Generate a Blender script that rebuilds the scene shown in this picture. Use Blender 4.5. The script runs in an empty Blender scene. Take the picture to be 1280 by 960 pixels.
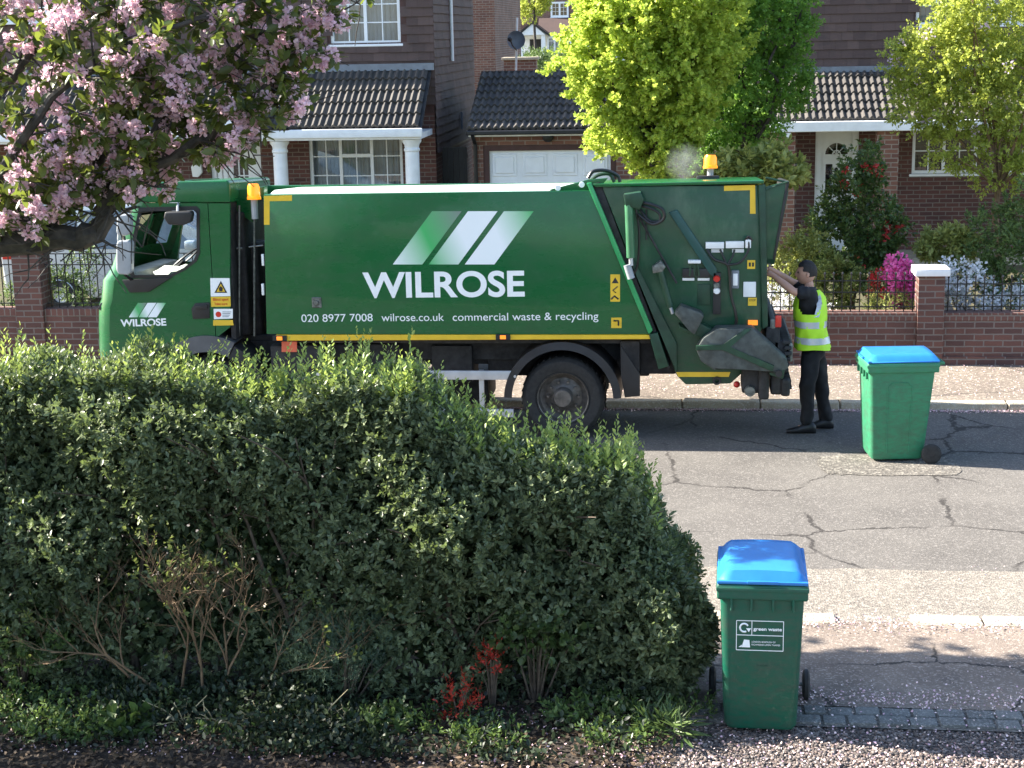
import bpy, bmesh, math, random
import numpy as np
from mathutils import Vector, Matrix
random.seed(7); RNG = np.random.default_rng(7)
R = math.radians; PI = math.pi
S = bpy.context.scene; COL = S.collection
# ------------------------------------------------------------------ camera, sky, sun, exposure
CAMH = 4.1; FPX = 2000.0; YAW = R(6.5); PITCH = R(12.4); ROLL = 0.020
cam = bpy.data.objects.new('camera', bpy.data.cameras.new('camera')); COL.objects.link(cam)
cam.data.sensor_width = 36; cam.data.lens = 36 * FPX / 1280; cam.data.clip_start = .05; cam.data.clip_end = 3000
CM = Matrix.Rotation(YAW, 3, 'Z') @ Matrix.Rotation(PI/2 - PITCH, 3, 'X') @ Matrix.Rotation(-ROLL, 3, 'Z')
cam.matrix_world = Matrix.Translation((0, 0, CAMH)) @ CM.to_4x4()
S.camera = cam
SUN_EL = R(35); SUN_OFF = R(6.5)          # sun low on the left, a little behind the far houses
sdir = Vector((-math.cos(SUN_EL)*math.cos(SUN_OFF), math.cos(SUN_EL)*math.sin(SUN_OFF), math.sin(SUN_EL)))
W = bpy.data.worlds.new('World'); S.world = W; W.use_nodes = True
nt = W.node_tree; bg = nt.nodes['Background']; sky = nt.nodes.new('ShaderNodeTexSky')
sky.sky_type = 'NISHITA'; sky.sun_disc = False; sky.sun_elevation = SUN_EL
sky.sun_rotation = math.atan2(sdir.x, sdir.y)
nt.links.new(sky.outputs[0], bg.inputs[0]); bg.inputs[1].default_value = 0.095
sl = bpy.data.lights.new('sun', 'SUN'); sl.energy = 5.0; sl.angle = R(.5); sl.color = (1, .93, .82)
so = bpy.data.objects.new('sun', sl); COL.objects.link(so); so.rotation_euler = sdir.to_track_quat('Z', 'Y').to_euler(); so.location = (-20, 10, 20)
S.view_settings.view_transform = 'Standard'; S.view_settings.look = 'None'; S.view_settings.gamma = 1
S.view_settings.exposure = 2.2
S.render.engine = 'CYCLES'; S.cycles.max_bounces = 7; S.cycles.transparent_max_bounces = 12

def at(px, py, Y):
    d = CM @ Vector(((px-640)/FPX, -(py-480)/FPX, -1)); return Vector((0, 0, CAMH)) + d*(Y/d.y)
# ------------------------------------------------------------------ materials
def nm(name):
    m = bpy.data.materials.new(name); m.use_nodes = True; t = m.node_tree
    return m, t, t.nodes['Principled BSDF']
def N(t, typ, **kw):
    n = t.nodes.new(typ)
    for k, v in kw.items():
        if k in n.inputs: n.inputs[k].default_value = v
        else: setattr(n, k, v)
    return n
def rgb(c): return (*c, 1)
def mixc(t, fac, a, b):
    n = t.nodes.new('ShaderNodeMix'); n.data_type = 'RGBA'
    for sock, v in ((n.inputs[0], fac), (n.inputs[6], a), (n.inputs[7], b)):
        if hasattr(v, 'is_output'): t.links.new(v, sock)
        else: sock.default_value = v if not isinstance(v, tuple) or len(v) == 4 else rgb(v)
    return n.outputs[2]
def ramp(t, fac, a, b):
    n = t.nodes.new('ShaderNodeMapRange'); n.inputs[1].default_value = a; n.inputs[2].default_value = b
    t.links.new(fac, n.inputs[0]); return n.outputs[0]
def noise(t, scale, detail=4, vec=None, rough=.55):
    n = N(t, 'ShaderNodeTexNoise'); n.inputs['Scale'].default_value = scale; n.inputs['Detail'].default_value = detail; n.inputs['Roughness'].default_value = rough
    if vec is None:
        g = N(t, 'ShaderNodeTexCoord'); vec = g.outputs['Object']
    t.links.new(vec, n.inputs['Vector']); return n.outputs['Fac']
def bump(t, h, bsdf, s=.3, d=.01):
    b = N(t, 'ShaderNodeBump'); b.inputs['Strength'].default_value = s; b.inputs['Distance'].default_value = d
    t.links.new(h, b.inputs['Height']); t.links.new(b.outputs[0], bsdf.inputs['Normal'])
def mat(name, c, rough=.6, metal=0, var=.15, sc=6, bmp=0, coat=0, spec=.5):
    m, t, b = nm(name); f = noise(t, sc, 5)
    lo = tuple(x*(1-var) for x in c); hi = tuple(min(1, x*(1+var)) for x in c)
    t.links.new(mixc(t, ramp(t, f, .35, .65), lo, hi), b.inputs['Base Color'])
    r = ramp(t, noise(t, sc*2.3, 4), 0, 1); rr = N(t, 'ShaderNodeMapRange'); rr.inputs[3].default_value = max(.03, rough*.75); rr.inputs[4].default_value = min(1, rough*1.25)
    t.links.new(r, rr.inputs[0]); t.links.new(rr.outputs[0], b.inputs['Roughness'])
    b.inputs['Metallic'].default_value = metal; b.inputs['Coat Weight'].default_value = coat; b.inputs['Specular IOR Level'].default_value = spec
    if bmp: bump(t, noise(t, sc*6, 3), b, bmp, .004)
    return m
def uvwall(t):
    g = N(t, 'ShaderNodeTexCoord'); s = N(t, 'ShaderNodeSeparateXYZ'); t.links.new(g.outputs['Object'], s.inputs[0])
    a = N(t, 'ShaderNodeMath', operation='ADD'); t.links.new(s.outputs[0], a.inputs[0]); t.links.new(s.outputs[1], a.inputs[1])
    c = N(t, 'ShaderNodeCombineXYZ'); t.links.new(a.outputs[0], c.inputs[0]); t.links.new(s.outputs[2], c.inputs[1]); return c.outputs[0], g.outputs['Object']
def brick(name, a, b_, mortar, bw=.225, bh=.075, ms=.009, dirt=.35):
    m, t, b = nm(name); v, o = uvwall(t)
    k = N(t, 'ShaderNodeTexBrick'); k.inputs['Scale'].default_value = 1; k.inputs['Brick Width'].default_value = bw; k.inputs['Row Height'].default_value = bh
    k.inputs['Mortar Size'].default_value = ms; k.inputs['Mortar Smooth'].default_value = .2; k.inputs['Bias'].default_value = 0
    k.inputs['Color1'].default_value = rgb(a); k.inputs['Color2'].default_value = rgb(b_); k.inputs['Mortar'].default_value = rgb(mortar)
    w = noise(t, 9, 3, o); vm = N(t, 'ShaderNodeVectorMath', operation='ADD'); wc = N(t, 'ShaderNodeCombineXYZ')
    wm = N(t, 'ShaderNodeMath', operation='MULTIPLY'); t.links.new(w, wm.inputs[0]); wm.inputs[1].default_value = .012
    t.links.new(wm.outputs[0], wc.inputs[1]); t.links.new(v, vm.inputs[0]); t.links.new(wc.outputs[0], vm.inputs[1]); t.links.new(vm.outputs[0], k.inputs['Vector'])
    d = noise(t, 1.6, 6, o); dk = mixc(t, ramp(t, d, .4, .75), (1, 1, 1, 1), (1-dirt, 1-dirt, 1-dirt, 1))
    mx = N(t, 'ShaderNodeMix'); mx.data_type = 'RGBA'; mx.blend_type = 'MULTIPLY'; mx.inputs[0].default_value = 1
    t.links.new(k.outputs['Color'], mx.inputs[6]); t.links.new(dk, mx.inputs[7]); t.links.new(mx.outputs[2], b.inputs['Base Color'])
    b.inputs['Roughness'].default_value = .85
    inv = N(t, 'ShaderNodeMath', operation='SUBTRACT'); inv.inputs[0].default_value = 1; t.links.new(k.outputs['Fac'], inv.inputs[1])
    ad = N(t, 'ShaderNodeMath', operation='ADD'); t.links.new(inv.outputs[0], ad.inputs[0]); t.links.new(noise(t, 60, 3, o), ad.inputs[1]); bump(t, ad.outputs[0], b, .5, .006)
    return m
def leafm(name, c1, c2, tr=.35, rough=.45, trc=None, spec=.4):
    m, t, b = nm(name); a = N(t, 'ShaderNodeAttribute', attribute_name='rnd')
    col = mixc(t, a.outputs['Fac'], c1, c2); t.links.new(col, b.inputs['Base Color']); b.inputs['Roughness'].default_value = rough; b.inputs['Specular IOR Level'].default_value = spec
    tl = N(t, 'ShaderNodeBsdfTranslucent'); k = trc or tuple(min(1, x*1.6) for x in c2); t.links.new(mixc(t, .5, col, k), tl.inputs[0])
    mx = N(t, 'ShaderNodeMixShader'); mx.inputs[0].default_value = tr; t.links.new(b.outputs[0], mx.inputs[1]); t.links.new(tl.outputs[0], mx.inputs[2])
    t.links.new(mx.outputs[0], t.nodes['Material Output'].inputs[0]); return m
def glassm(name, tint=(.75, .82, .82), rough=.02, op=0.0, ior=1.5):
    m, t, b = nm(name); t.nodes.remove(b)
    fr = N(t, 'ShaderNodeFresnel'); fr.inputs[0].default_value = ior; g = N(t, 'ShaderNodeBsdfGlossy'); g.inputs['Roughness'].default_value = rough
    tr = N(t, 'ShaderNodeBsdfTransparent'); tr.inputs[0].default_value = rgb(tint)
    ad = N(t, 'ShaderNodeMath', operation='ADD'); t.links.new(fr.outputs[0], ad.inputs[0]); ad.inputs[1].default_value = op; ad.use_clamp = True
    mx = N(t, 'ShaderNodeMixShader'); t.links.new(ad.outputs[0], mx.inputs[0]); t.links.new(tr.outputs[0], mx.inputs[1]); t.links.new(g.outputs[0], mx.inputs[2])
    t.links.new(mx.outputs[0], t.nodes['Material Output'].inputs[0]); return m
def emis(name, c, s, base=None):
    m, t, b = nm(name); b.inputs['Base Color'].default_value = rgb(base or c); b.inputs['Emission Color'].default_value = rgb(c); b.inputs['Emission Strength'].default_value = s; b.inputs['Roughness'].default_value = .3; return m

def paving(name, c, c2, agg, aggscale=90, crack=0, crackscale=.8, patch=.9, agbump=.5, speck=.5):
    m, t, b = nm(name); g = N(t, 'ShaderNodeTexCoord'); o = g.outputs['Object']
    base = mixc(t, ramp(t, noise(t, patch, 6, o, .65), .35, .68), c, c2)
    v = N(t, 'ShaderNodeTexVoronoi'); v.inputs['Scale'].default_value = aggscale; t.links.new(o, v.inputs['Vector'])
    vr = N(t, 'ShaderNodeSeparateColor'); t.links.new(v.outputs['Color'], vr.inputs[0])
    base = mixc(t, ramp(t, vr.outputs[0], 1-speck, 1.0), base, agg)
    f2 = ramp(t, noise(t, aggscale*1.6, 3, o), .3, .75); dk = mixc(t, f2, (.78, .78, .78, 1), (1.15, 1.15, 1.15, 1))
    mx = N(t, 'ShaderNodeMix'); mx.data_type = 'RGBA'; mx.blend_type = 'MULTIPLY'; mx.inputs[0].default_value = 1; t.links.new(base, mx.inputs[6]); t.links.new(dk, mx.inputs[7]); base = mx.outputs[2]
    if crack:
        nw = N(t, 'ShaderNodeTexNoise'); nw.inputs['Scale'].default_value = 3.5; nw.inputs['Detail'].default_value = 8; nw.inputs['Roughness'].default_value = .7; t.links.new(o, nw.inputs['Vector'])
        vm = N(t, 'ShaderNodeMix'); vm.data_type = 'VECTOR'; vm.inputs[0].default_value = .22
        t.links.new(o, vm.inputs[4]); t.links.new(nw.outputs['Color'], vm.inputs[5])
        cv = N(t, 'ShaderNodeTexVoronoi'); cv.feature = 'DISTANCE_TO_EDGE'; cv.inputs['Scale'].default_value = crackscale; t.links.new(vm.outputs[1], cv.inputs['Vector'])
        line = N(t, 'ShaderNodeMapRange'); line.inputs[1].default_value = .006; line.inputs[2].default_value = .016; line.inputs[3].default_value = 1; line.inputs[4].default_value = 0; t.links.new(cv.outputs['Distance'], line.inputs[0])
        msk = ramp(t, noise(t, .9, 3, o), .42, .52)
        mm = N(t, 'ShaderNodeMath', operation='MULTIPLY'); t.links.new(line.outputs[0], mm.inputs[0]); t.links.new(msk, mm.inputs[1])
        m2 = N(t, 'ShaderNodeMath', operation='MULTIPLY'); t.links.new(mm.outputs[0], m2.inputs[0]); m2.inputs[1].default_value = crack
        base = mixc(t, m2.outputs[0], base, (.03, .027, .025, 1))
    t.links.new(base, b.inputs['Base Color']); b.inputs['Roughness'].default_value = .9; b.inputs['Specular IOR Level'].default_value = .25
    bump(t, v.outputs['Distance'], b, agbump, .006); return m

M = {}
M['green'] = None
def paint(name, c, streak=.25, rough=.22):
    m, t, b = nm(name); g = N(t, 'ShaderNodeTexCoord'); mp = N(t, 'ShaderNodeMapping'); mp.inputs['Scale'].default_value = (2.2, 2.2, 6); t.links.new(g.outputs['Object'], mp.inputs[0])
    f = noise(t, 1.2, 7, mp.outputs[0], .65); f2 = noise(t, 14, 5, g.outputs['Object'])
    dirt = tuple(min(1, x*.9+.03) for x in c)
    col = mixc(t, ramp(t, f, .42, .8), c, tuple(x*(1-streak)+.05*streak for x in c))
    col = mixc(t, ramp(t, f2, .55, .95), col, dirt); t.links.new(col, b.inputs['Base Color'])
    rr = N(t, 'ShaderNodeMapRange'); rr.inputs[3].default_value = rough*.7; rr.inputs[4].default_value = rough*1.9; t.links.new(f, rr.inputs[0]); t.links.new(rr.outputs[0], b.inputs['Roughness'])
    b.inputs['Specular IOR Level'].default_value = .35; b.inputs['Coat Weight'].default_value = .2; b.inputs['Coat Roughness'].default_value = .06
    w = noise(t, 1.7, 2, g.outputs['Object']); bump(t, w, b, .2, .03)
    sp = N(t, 'ShaderNodeSeparateXYZ'); t.links.new(g.outputs['Object'], sp.inputs[0]); lowz = N(t, 'ShaderNodeMapRange'); lowz.inputs[1].default_value = 1.35; lowz.inputs[2].default_value = .7; t.links.new(sp.outputs[2], lowz.inputs[0])
    mg = N(t, 'ShaderNodeMath', operation='MULTIPLY'); t.links.new(lowz.outputs[0], mg.inputs[0]); t.links.new(ramp(t, noise(t, 5, 7, mp.outputs[0], .7), .4, .7), mg.inputs[1]); mh = N(t, 'ShaderNodeMath', operation='MULTIPLY'); t.links.new(mg.outputs[0], mh.inputs[0]); mh.inputs[1].default_value = .5
    t.links.new(mixc(t, mh.outputs[0], col, (.06, .055, .045, 1)), b.inputs['Base Color']); return m
M['green'] = paint('truck_green', (.006, .105, .03))
M['green2'] = paint('tailgate_green', (.007, .065, .028), .5, .35)
M['dgreen'] = mat('worn_dark_green', (.009, .045, .022), .5, var=.3, sc=9)
M['black'] = mat('black_plastic', (.014, .014, .016), .5, var=.3)
M['chassis'] = mat('dirty_chassis', (.022, .021, .022), .75, var=.5, sc=12)
M['rubber'] = mat('tyre_rubber', (.02, .02, .02), .8, var=.25, sc=20, bmp=.2)
M['rim'] = mat('grimy_steel_rim', (.13, .12, .11), .5, .5, var=.35, sc=15)
M['fender'] = mat('grey_plastic_fender', (.08, .083, .09), .45, var=.15)
M['alu'] = mat('aluminium_rail', (.55, .57, .6), .4, .6, var=.1)
M['steel'] = mat('worn_steel', (.16, .17, .16), .5, .6, var=.4, sc=20)
M['cover'] = mat('grimy_grey_cover', (.06, .07, .066), .55, .2, var=.3, sc=14)
M['yellow'] = mat('yellow_tape', (.72, .47, .03), .4, var=.08)
M['white'] = mat('white_print', (.82, .85, .86), .4, var=.03)
M['whiteplas'] = mat('white_plastic', (.75, .77, .78), .4, var=.06)
M['orange'] = emis('amber_marker', (1, .25, .02), .25, (.8, .25, .03))
M['beacon'] = emis('amber_beacon', (1, .3, .01), .25, (.85, .25, .01))
M['red'] = mat('red_plastic', (.55, .03, .02), .3, var=.1)
M['glass'] = glassm('vehicle_glass', (.95, .98, .98), ior=1.15)
M['wglass'] = glassm('window_glass', (.55, .6, .62), .01, .06)
M['mirrorg'] = mat('mirror_housing', (.3, .32, .34), .35, var=.1)
M['seat'] = mat('seat_fabric', (.05, .055, .07), .9, var=.3)
M['cream'] = mat('cab_lining', (.42, .42, .38), .8)
M['hose'] = mat('hydraulic_hose', (.012, .012, .012), .4)
M['upvc'] = mat('white_upvc', (.78, .8, .82), .35, var=.04)
M['whitepaint'] = mat('white_paint_render', (.76, .78, .8), .6, var=.06)
M['dark'] = mat('dark_interior', (.02, .02, .022), .9)
M['curtain'] = mat('net_curtain', (.6, .62, .65), .9, var=.12, sc=3)
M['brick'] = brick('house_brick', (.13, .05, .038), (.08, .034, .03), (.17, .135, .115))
M['brick_lit'] = brick('sunlit_brick', (.22, .1, .068), (.15, .065, .048), (.27, .22, .18))  # lighter copy of the house brick, sunlight put into its colour
M['brick_wall'] = brick('garden_wall_brick', (.14, .062, .048), (.085, .042, .037), (.17, .14, .125))
M['soldier'] = brick('brick_on_edge', (.16, .072, .055), (.11, .05, .043), (.18, .15, .13), .075, .2, .008)
M['brown'] = mat('dark_brown_paint', (.06, .022, .018), .6)
M['iron'] = mat('black_iron', (.01, .01, .012), .4)
M['lead'] = mat('lead_flashing', (.16, .18, .21), .5)
M['hedge'] = leafm('hedge_leaf', (.062, .085, .045), (.235, .275, .145), .25, .38, (.3, .42, .08))
M['wood'] = mat('twig_bark', (.09, .065, .045), .85, var=.4, sc=20)
M['woodlt'] = mat('pale_twig_bark', (.17, .105, .055), .8, var=.35, sc=20)
M['bark'] = mat('dark_bark', (.045, .038, .032), .9, var=.5, sc=14, bmp=.6)
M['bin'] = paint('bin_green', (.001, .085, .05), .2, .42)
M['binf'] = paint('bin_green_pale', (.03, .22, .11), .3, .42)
M['lid'] = mat('lid_blue', (.02, .17, .48), .35, var=.07)
M['skin'] = mat('skin', (.5, .28, .2), .5, var=.08)
M['hair'] = mat('dark_hair', (.015, .011, .009), .7, var=.4, sc=60)
M['cloth'] = mat('black_cloth', (.006, .0065, .009), .85, var=.25)
M['hivis'] = mat('hi_vis_yellow', (.5, .85, .03), .6, var=.06)
M['reflect'] = mat('reflective_band', (.55, .56, .57), .35, .2)
M['silver'] = mat('silver_car_paint', (.5, .53, .57), .28, .35, var=.03, coat=.6)
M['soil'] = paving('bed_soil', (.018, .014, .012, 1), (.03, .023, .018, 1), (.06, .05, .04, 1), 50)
M['lawn'] = paving('garden_ground', (.05, .06, .025, 1), (.09, .075, .045, 1), (.12, .1, .06, 1), 40)
# ------------------------------------------------------------------ mesh helpers
ORG = {}
class MB:
    def __init__(s): s.bm = bmesh.new()
    def quad(s, *p):
        return s.bm.faces.new([s.bm.verts.new(q) for q in p])
    def hexa(s, p, bev=0, seg=2):           # p: 4 bottom pts then 4 top pts
        v = [s.bm.verts.new(q) for q in p]
        fs = [s.bm.faces.new([v[i] for i in f]) for f in ((3, 2, 1, 0), (4, 5, 6, 7), (0, 1, 5, 4), (1, 2, 6, 5), (2, 3, 7, 6), (3, 0, 4, 7))]
        if bev: s._bev(fs, bev, seg)
        return s
    def _bev(s, fs, b, seg):
        es = list({e for f in fs for e in f.edges})
        bmesh.ops.bevel(s.bm, geom=es, offset=b, segments=seg, affect='EDGES', profile=.6, clamp_overlap=True)
    def box(s, a, b, bev=0, seg=2):
        x0, y0, z0 = map(min, zip(a, b)); x1, y1, z1 = map(max, zip(a, b))
        return s.hexa([(x0, y0, z0), (x1, y0, z0), (x1, y1, z0), (x0, y1, z0), (x0, y0, z1), (x1, y0, z1), (x1, y1, z1), (x0, y1, z1)], bev, seg)
    def prism(s, pts, Y0, Y1, bev=0, seg=2):          # pts (x,z) outline, extruded along y
        a = [s.bm.verts.new((x, Y0, z)) for x, z in pts]; b = [s.bm.verts.new((x, Y1, z)) for x, z in pts]; n = len(pts)
        fs = [s.bm.faces.new(a), s.bm.faces.new(b[::-1])]
        for i in range(n): fs.append(s.bm.faces.new([a[i], b[i], b[(i+1) % n], a[(i+1) % n]]))
        if bev: s._bev(fs, bev, seg)
        return s
    def ppx(s, pts, Y0, Y1, bev=0, seg=2):            # outline measured on the plane y=Y0
        q = [at(x, y, Y0) for x, y in pts]; return s.prism([(p.x, p.z) for p in q], Y0, Y1, bev, seg)
    def tube(s, pts, r, n=8, cap=True):
        pts = [Vector(p) for p in pts]; rs = r if isinstance(r, (list, tuple)) else [r]*len(pts); rings = []
        up = Vector((0, 0, 1)); prev = None
        for i, p in enumerate(pts):
            d = (pts[min(i+1, len(pts)-1)] - pts[max(i-1, 0)]).normalized()
            if prev is None:
                a = d.cross(up if abs(d.z) < .9 else Vector((1, 0, 0))).normalized()
            else: a = (prev - d*prev.dot(d)).normalized()
            prev = a; b = d.cross(a)
            rings.append([s.bm.verts.new(p + (a*math.cos(k*2*PI/n) + b*math.sin(k*2*PI/n))*rs[i]) for k in range(n)])
        for i in range(len(rings)-1):
            for k in range(n): s.bm.faces.new([rings[i][k], rings[i][(k+1) % n], rings[i+1][(k+1) % n], rings[i+1][k]])
        if cap: s.bm.faces.new(rings[0][::-1]); s.bm.faces.new(rings[-1])
        return s
    def lathe(s, prof, c, axis='Y', n=32, close=False, a0=0, a1=2*PI):     # prof: (r, along)
        c = Vector(c); full = abs(a1-a0-2*PI) < 1e-6; m = n if full else n+1; rings = []
        for r_, h in prof:
            ring = []
            for k in range(m):
                t = a0 + (a1-a0)*k/n; u, v = r_*math.cos(t), r_*math.sin(t)
                ring.append(s.bm.verts.new(c + (Vector((u, h, v)) if axis == 'Y' else Vector((u, v, h)) if axis == 'Z' else Vector((h, u, v)))))
            rings.append(ring)
        L = len(rings); rr = range(L if close else L-1)
        for i in rr:
            for k in range(n if full else n):
                a, b = rings[i], rings[(i+1) % L]; k2 = (k+1) % m
                if not full and k == n: continue
                try: s.bm.faces.new([a[k], a[k2], b[k2], b[k]])
                except ValueError: pass
        if not full and close:
            s.bm.faces.new([r_[0] for r_ in rings]); s.bm.faces.new([r_[-1] for r_ in rings][::-1])
        return s
    def ball(s, c, r, sub=2, sc=(1, 1, 1), jit=0):
        g = bmesh.ops.create_icosphere(s.bm, subdivisions=sub, radius=r)
        for v in g['verts']: v.co = Vector((v.co.x*sc[0]*(1+random.uniform(-jit, jit)), v.co.y*sc[1]*(1+random.uniform(-jit, jit)), v.co.z*sc[2]*(1+random.uniform(-jit, jit)))) + Vector(c)
        return s
    def build(s, name, m, parent=None, ang=35, flat=False):
        bmesh.ops.recalc_face_normals(s.bm, faces=s.bm.faces)
        o0 = ORG.get(parent.name if parent else None, Vector((0, 0, 0)))
        if o0.length: bmesh.ops.translate(s.bm, verts=s.bm.verts, vec=-o0)
        me = bpy.data.meshes.new(name); s.bm.to_mesh(me); s.bm.free()
        if not flat and len(me.polygons):
            me.polygons.foreach_set('use_smooth', [True]*len(me.polygons)); me.set_sharp_from_angle(angle=R(ang))
        return link(name, me, m, parent, o0)
def link(name, me, m, parent, o0=None):
    me.materials.append(m); o = bpy.data.objects.new(name, me); COL.objects.link(o)
    if parent: o.parent = parent; ORG[o.name] = o0 if o0 is not None else Vector((0, 0, 0))
    return o
def thing(name, label, cat, loc=(0, 0, 0), group=None, rz=0, local=False):
    o = bpy.data.objects.new(name, None); COL.objects.link(o); o.location = loc; o.rotation_euler.z = rz; o.empty_display_size = .2
    o['label'] = label; o['category'] = cat
    if group: o['group'] = group
    ORG[o.name] = Vector((0, 0, 0)) if local else Vector(loc)
    return o
def tag(o, label, cat, group=None, kind=None):
    if label: o['label'] = label
    if cat: o['category'] = cat
    if group: o['group'] = group
    if kind: o['kind'] = kind
    return o
def structure(o): o['kind'] = 'structure'; return o
def plate(name, outer, holes, Y, thick, m, parent, bev=0):
    """flat plate in the XZ plane with holes; front face at Y, going back by thick"""
    c = bpy.data.curves.new(name, 'CURVE'); c.dimensions = '2D'; c.fill_mode = 'BOTH'; c.extrude = thick/2 - bev; c.bevel_depth = bev; c.bevel_resolution = 1
    if bev: c.offset = -bev
    for lp in [outer] + list(holes):
        sp = c.splines.new('POLY'); sp.points.add(len(lp)-1); sp.use_cyclic_u = True
        for i, (x, z) in enumerate(lp): sp.points[i].co = (x, z, 0, 1)
    return from_curve(name, c, lambda v: Vector((v.x, Y + thick/2 - v.z, v.y)), m, parent)
def from_curve(name, c, f, m, parent):
    ob = bpy.data.objects.new('tmp', c); COL.objects.link(ob); dg = bpy.context.evaluated_depsgraph_get(); dg.update()
    me = bpy.data.meshes.new_from_object(ob.evaluated_get(dg)); bpy.data.objects.remove(ob); bpy.data.curves.remove(c); me.name = name; me.materials.clear()
    o0 = ORG.get(parent.name if parent else None, Vector((0, 0, 0)))
    for v in me.vertices: v.co = f(v.co.copy()) - o0
    bm = bmesh.new(); bm.from_mesh(me); bmesh.ops.remove_doubles(bm, verts=bm.verts, dist=1e-5); bmesh.ops.recalc_face_normals(bm, faces=bm.faces); bm.to_mesh(me); bm.free()
    me.set_sharp_from_angle(angle=R(35))
    return link(name, me, m, parent, o0)
def text(name, s, pL, pR, h, m, parent, off=0, ext=.0015, spacing=1):
    """lettering whose baseline runs from world point pL to pR, cap height h, facing -Y"""
    c = bpy.data.curves.new(name, 'FONT'); c.body = s; c.size = 1; c.extrude = .0; c.offset = off; c.space_character = spacing
    ob = bpy.data.objects.new('tmp', c); COL.objects.link(ob); dg = bpy.context.evaluated_depsgraph_get(); dg.update()
    me = bpy.data.meshes.new_from_object(ob.evaluated_get(dg)); bpy.data.objects.remove(ob); me.name = name; me.materials.clear()
    xs = [v.co.x for v in me.vertices]; x0, x1 = min(xs), max(xs); pL, pR = Vector(pL), Vector(pR); o0 = ORG.get(parent.name, Vector((0, 0, 0)))
    for v in me.vertices:
        u = (v.co.x-x0)/(x1-x0); p = pL.lerp(pR, u); v.co = Vector((p.x, p.y, p.z + v.co.y*h/.73)) - o0
    bm = bmesh.new(); bm.from_mesh(me); r = bmesh.ops.extrude_face_region(bm, geom=bm.faces[:]); bmesh.ops.translate(bm, verts=[g for g in r['geom'] if isinstance(g, bmesh.types.BMVert)], vec=(0, -ext, 0)); bmesh.ops.recalc_face_normals(bm, faces=bm.faces); bm.to_mesh(me); bm.free(); me.polygons.foreach_set('use_smooth', [False]*len(me.polygons))
    return link(name, me, m, parent, o0)
# ---- foliage
LEAF6 = (np.array([[0, 0, 0], [.35, .5, .12], [.72, .42, .08], [1, 0, -.05], [.72, -.42, .08], [.35, -.5, .12]]), [(0, 1, 2, 3), (0, 3, 4, 5)])
LEAF4 = (np.array([[0, 0, 0], [.45, .5, .1], [1, 0, 0], [.45, -.5, .1]]), [(0, 1, 2, 3)])
PETAL = (np.array([[0, 0, 0], [.6, .5, .15], [1, .3, .3], [1, -.3, .3], [.6, -.5, .15]]), [(0, 1, 2, 3, 4)])
def leaves(name, P, A, L, width, m, parent=None, shape=LEAF6, rnd=None):
    """P positions, A axis directions, L lengths -> one mesh of leaf-shaped faces"""
    n = len(P); P = np.asarray(P, float); A = np.asarray(A, float); A /= np.linalg.norm(A, axis=1)[:, None]+1e-9
    L = np.broadcast_to(np.asarray(L, float), (n,)); q = RNG.normal(size=(n, 3)); q[:, 2] += 1.2
    Nn = q - (q*A).sum(1)[:, None]*A; Nn /= np.linalg.norm(Nn, axis=1)[:, None]+1e-9; B = np.cross(Nn, A)
    T, F = shape; k = len(T)
    V = P[:, None, :] + L[:, None, None]*(T[None, :, 0:1]*A[:, None, :] + width*T[None, :, 1:2]*B[:, None, :] + T[None, :, 2:3]*width*Nn[:, None, :])
    if parent is not None: V = V - np.array(ORG.get(parent.name, Vector((0, 0, 0))))
    V = V.reshape(-1, 3); idx = np.concatenate([np.array(f) for f in F]); ln = [len(f) for f in F]
    loops = (np.arange(n)[:, None]*k + idx[None, :]).ravel(); tot = np.tile(ln, n); st = np.concatenate([[0], np.cumsum(tot)[:-1]])
    me = bpy.data.meshes.new(name); me.vertices.add(len(V)); me.vertices.foreach_set('co', V.ravel())
    me.loops.add(len(loops)); me.loops.foreach_set('vertex_index', loops.astype(np.int32)); me.polygons.add(len(tot)); me.polygons.foreach_set('loop_start', st.astype(np.int32)); me.polygons.foreach_set('loop_total', tot.astype(np.int32))
    a = me.attributes.new('rnd', 'FLOAT', 'FACE'); r = (RNG.random(n) if rnd is None else np.asarray(rnd)); a.data.foreach_set('value', np.repeat(r, len(F)).astype(np.float32))
    me.update(); me.validate(); return link(name, me, m, parent, ORG.get(parent.name, Vector((0, 0, 0))) if parent else None)
def unit(n):
    q = RNG.normal(size=(n, 3)); return q/np.linalg.norm(q, axis=1)[:, None]
def shoots(C, D, nl, ll, stem, spread=.9, lenvar=.3):
    """leaf whorls along short shoots. C base points, D dirs -> P, A, L"""
    n = len(C); D = D/np.linalg.norm(D, axis=1)[:, None]
    t = np.tile(np.linspace(.1, 1, nl), n); Ci = np.repeat(C, nl, 0); Di = np.repeat(D, nl, 0)
    q = unit(n*nl); q -= (q*Di).sum(1)[:, None]*Di; q /= np.linalg.norm(q, axis=1)[:, None]
    stem = np.asarray(stem); stem = stem if stem.ndim == 0 else np.repeat(stem[::nl], nl)
    P = Ci + Di*(t*stem)[:, None]; A = Di*(.35+.6*t)[:, None] + q*spread
    L = ll*(1 + RNG.uniform(-lenvar, lenvar, n*nl))*(1-.35*t**3); return P, A, L
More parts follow.
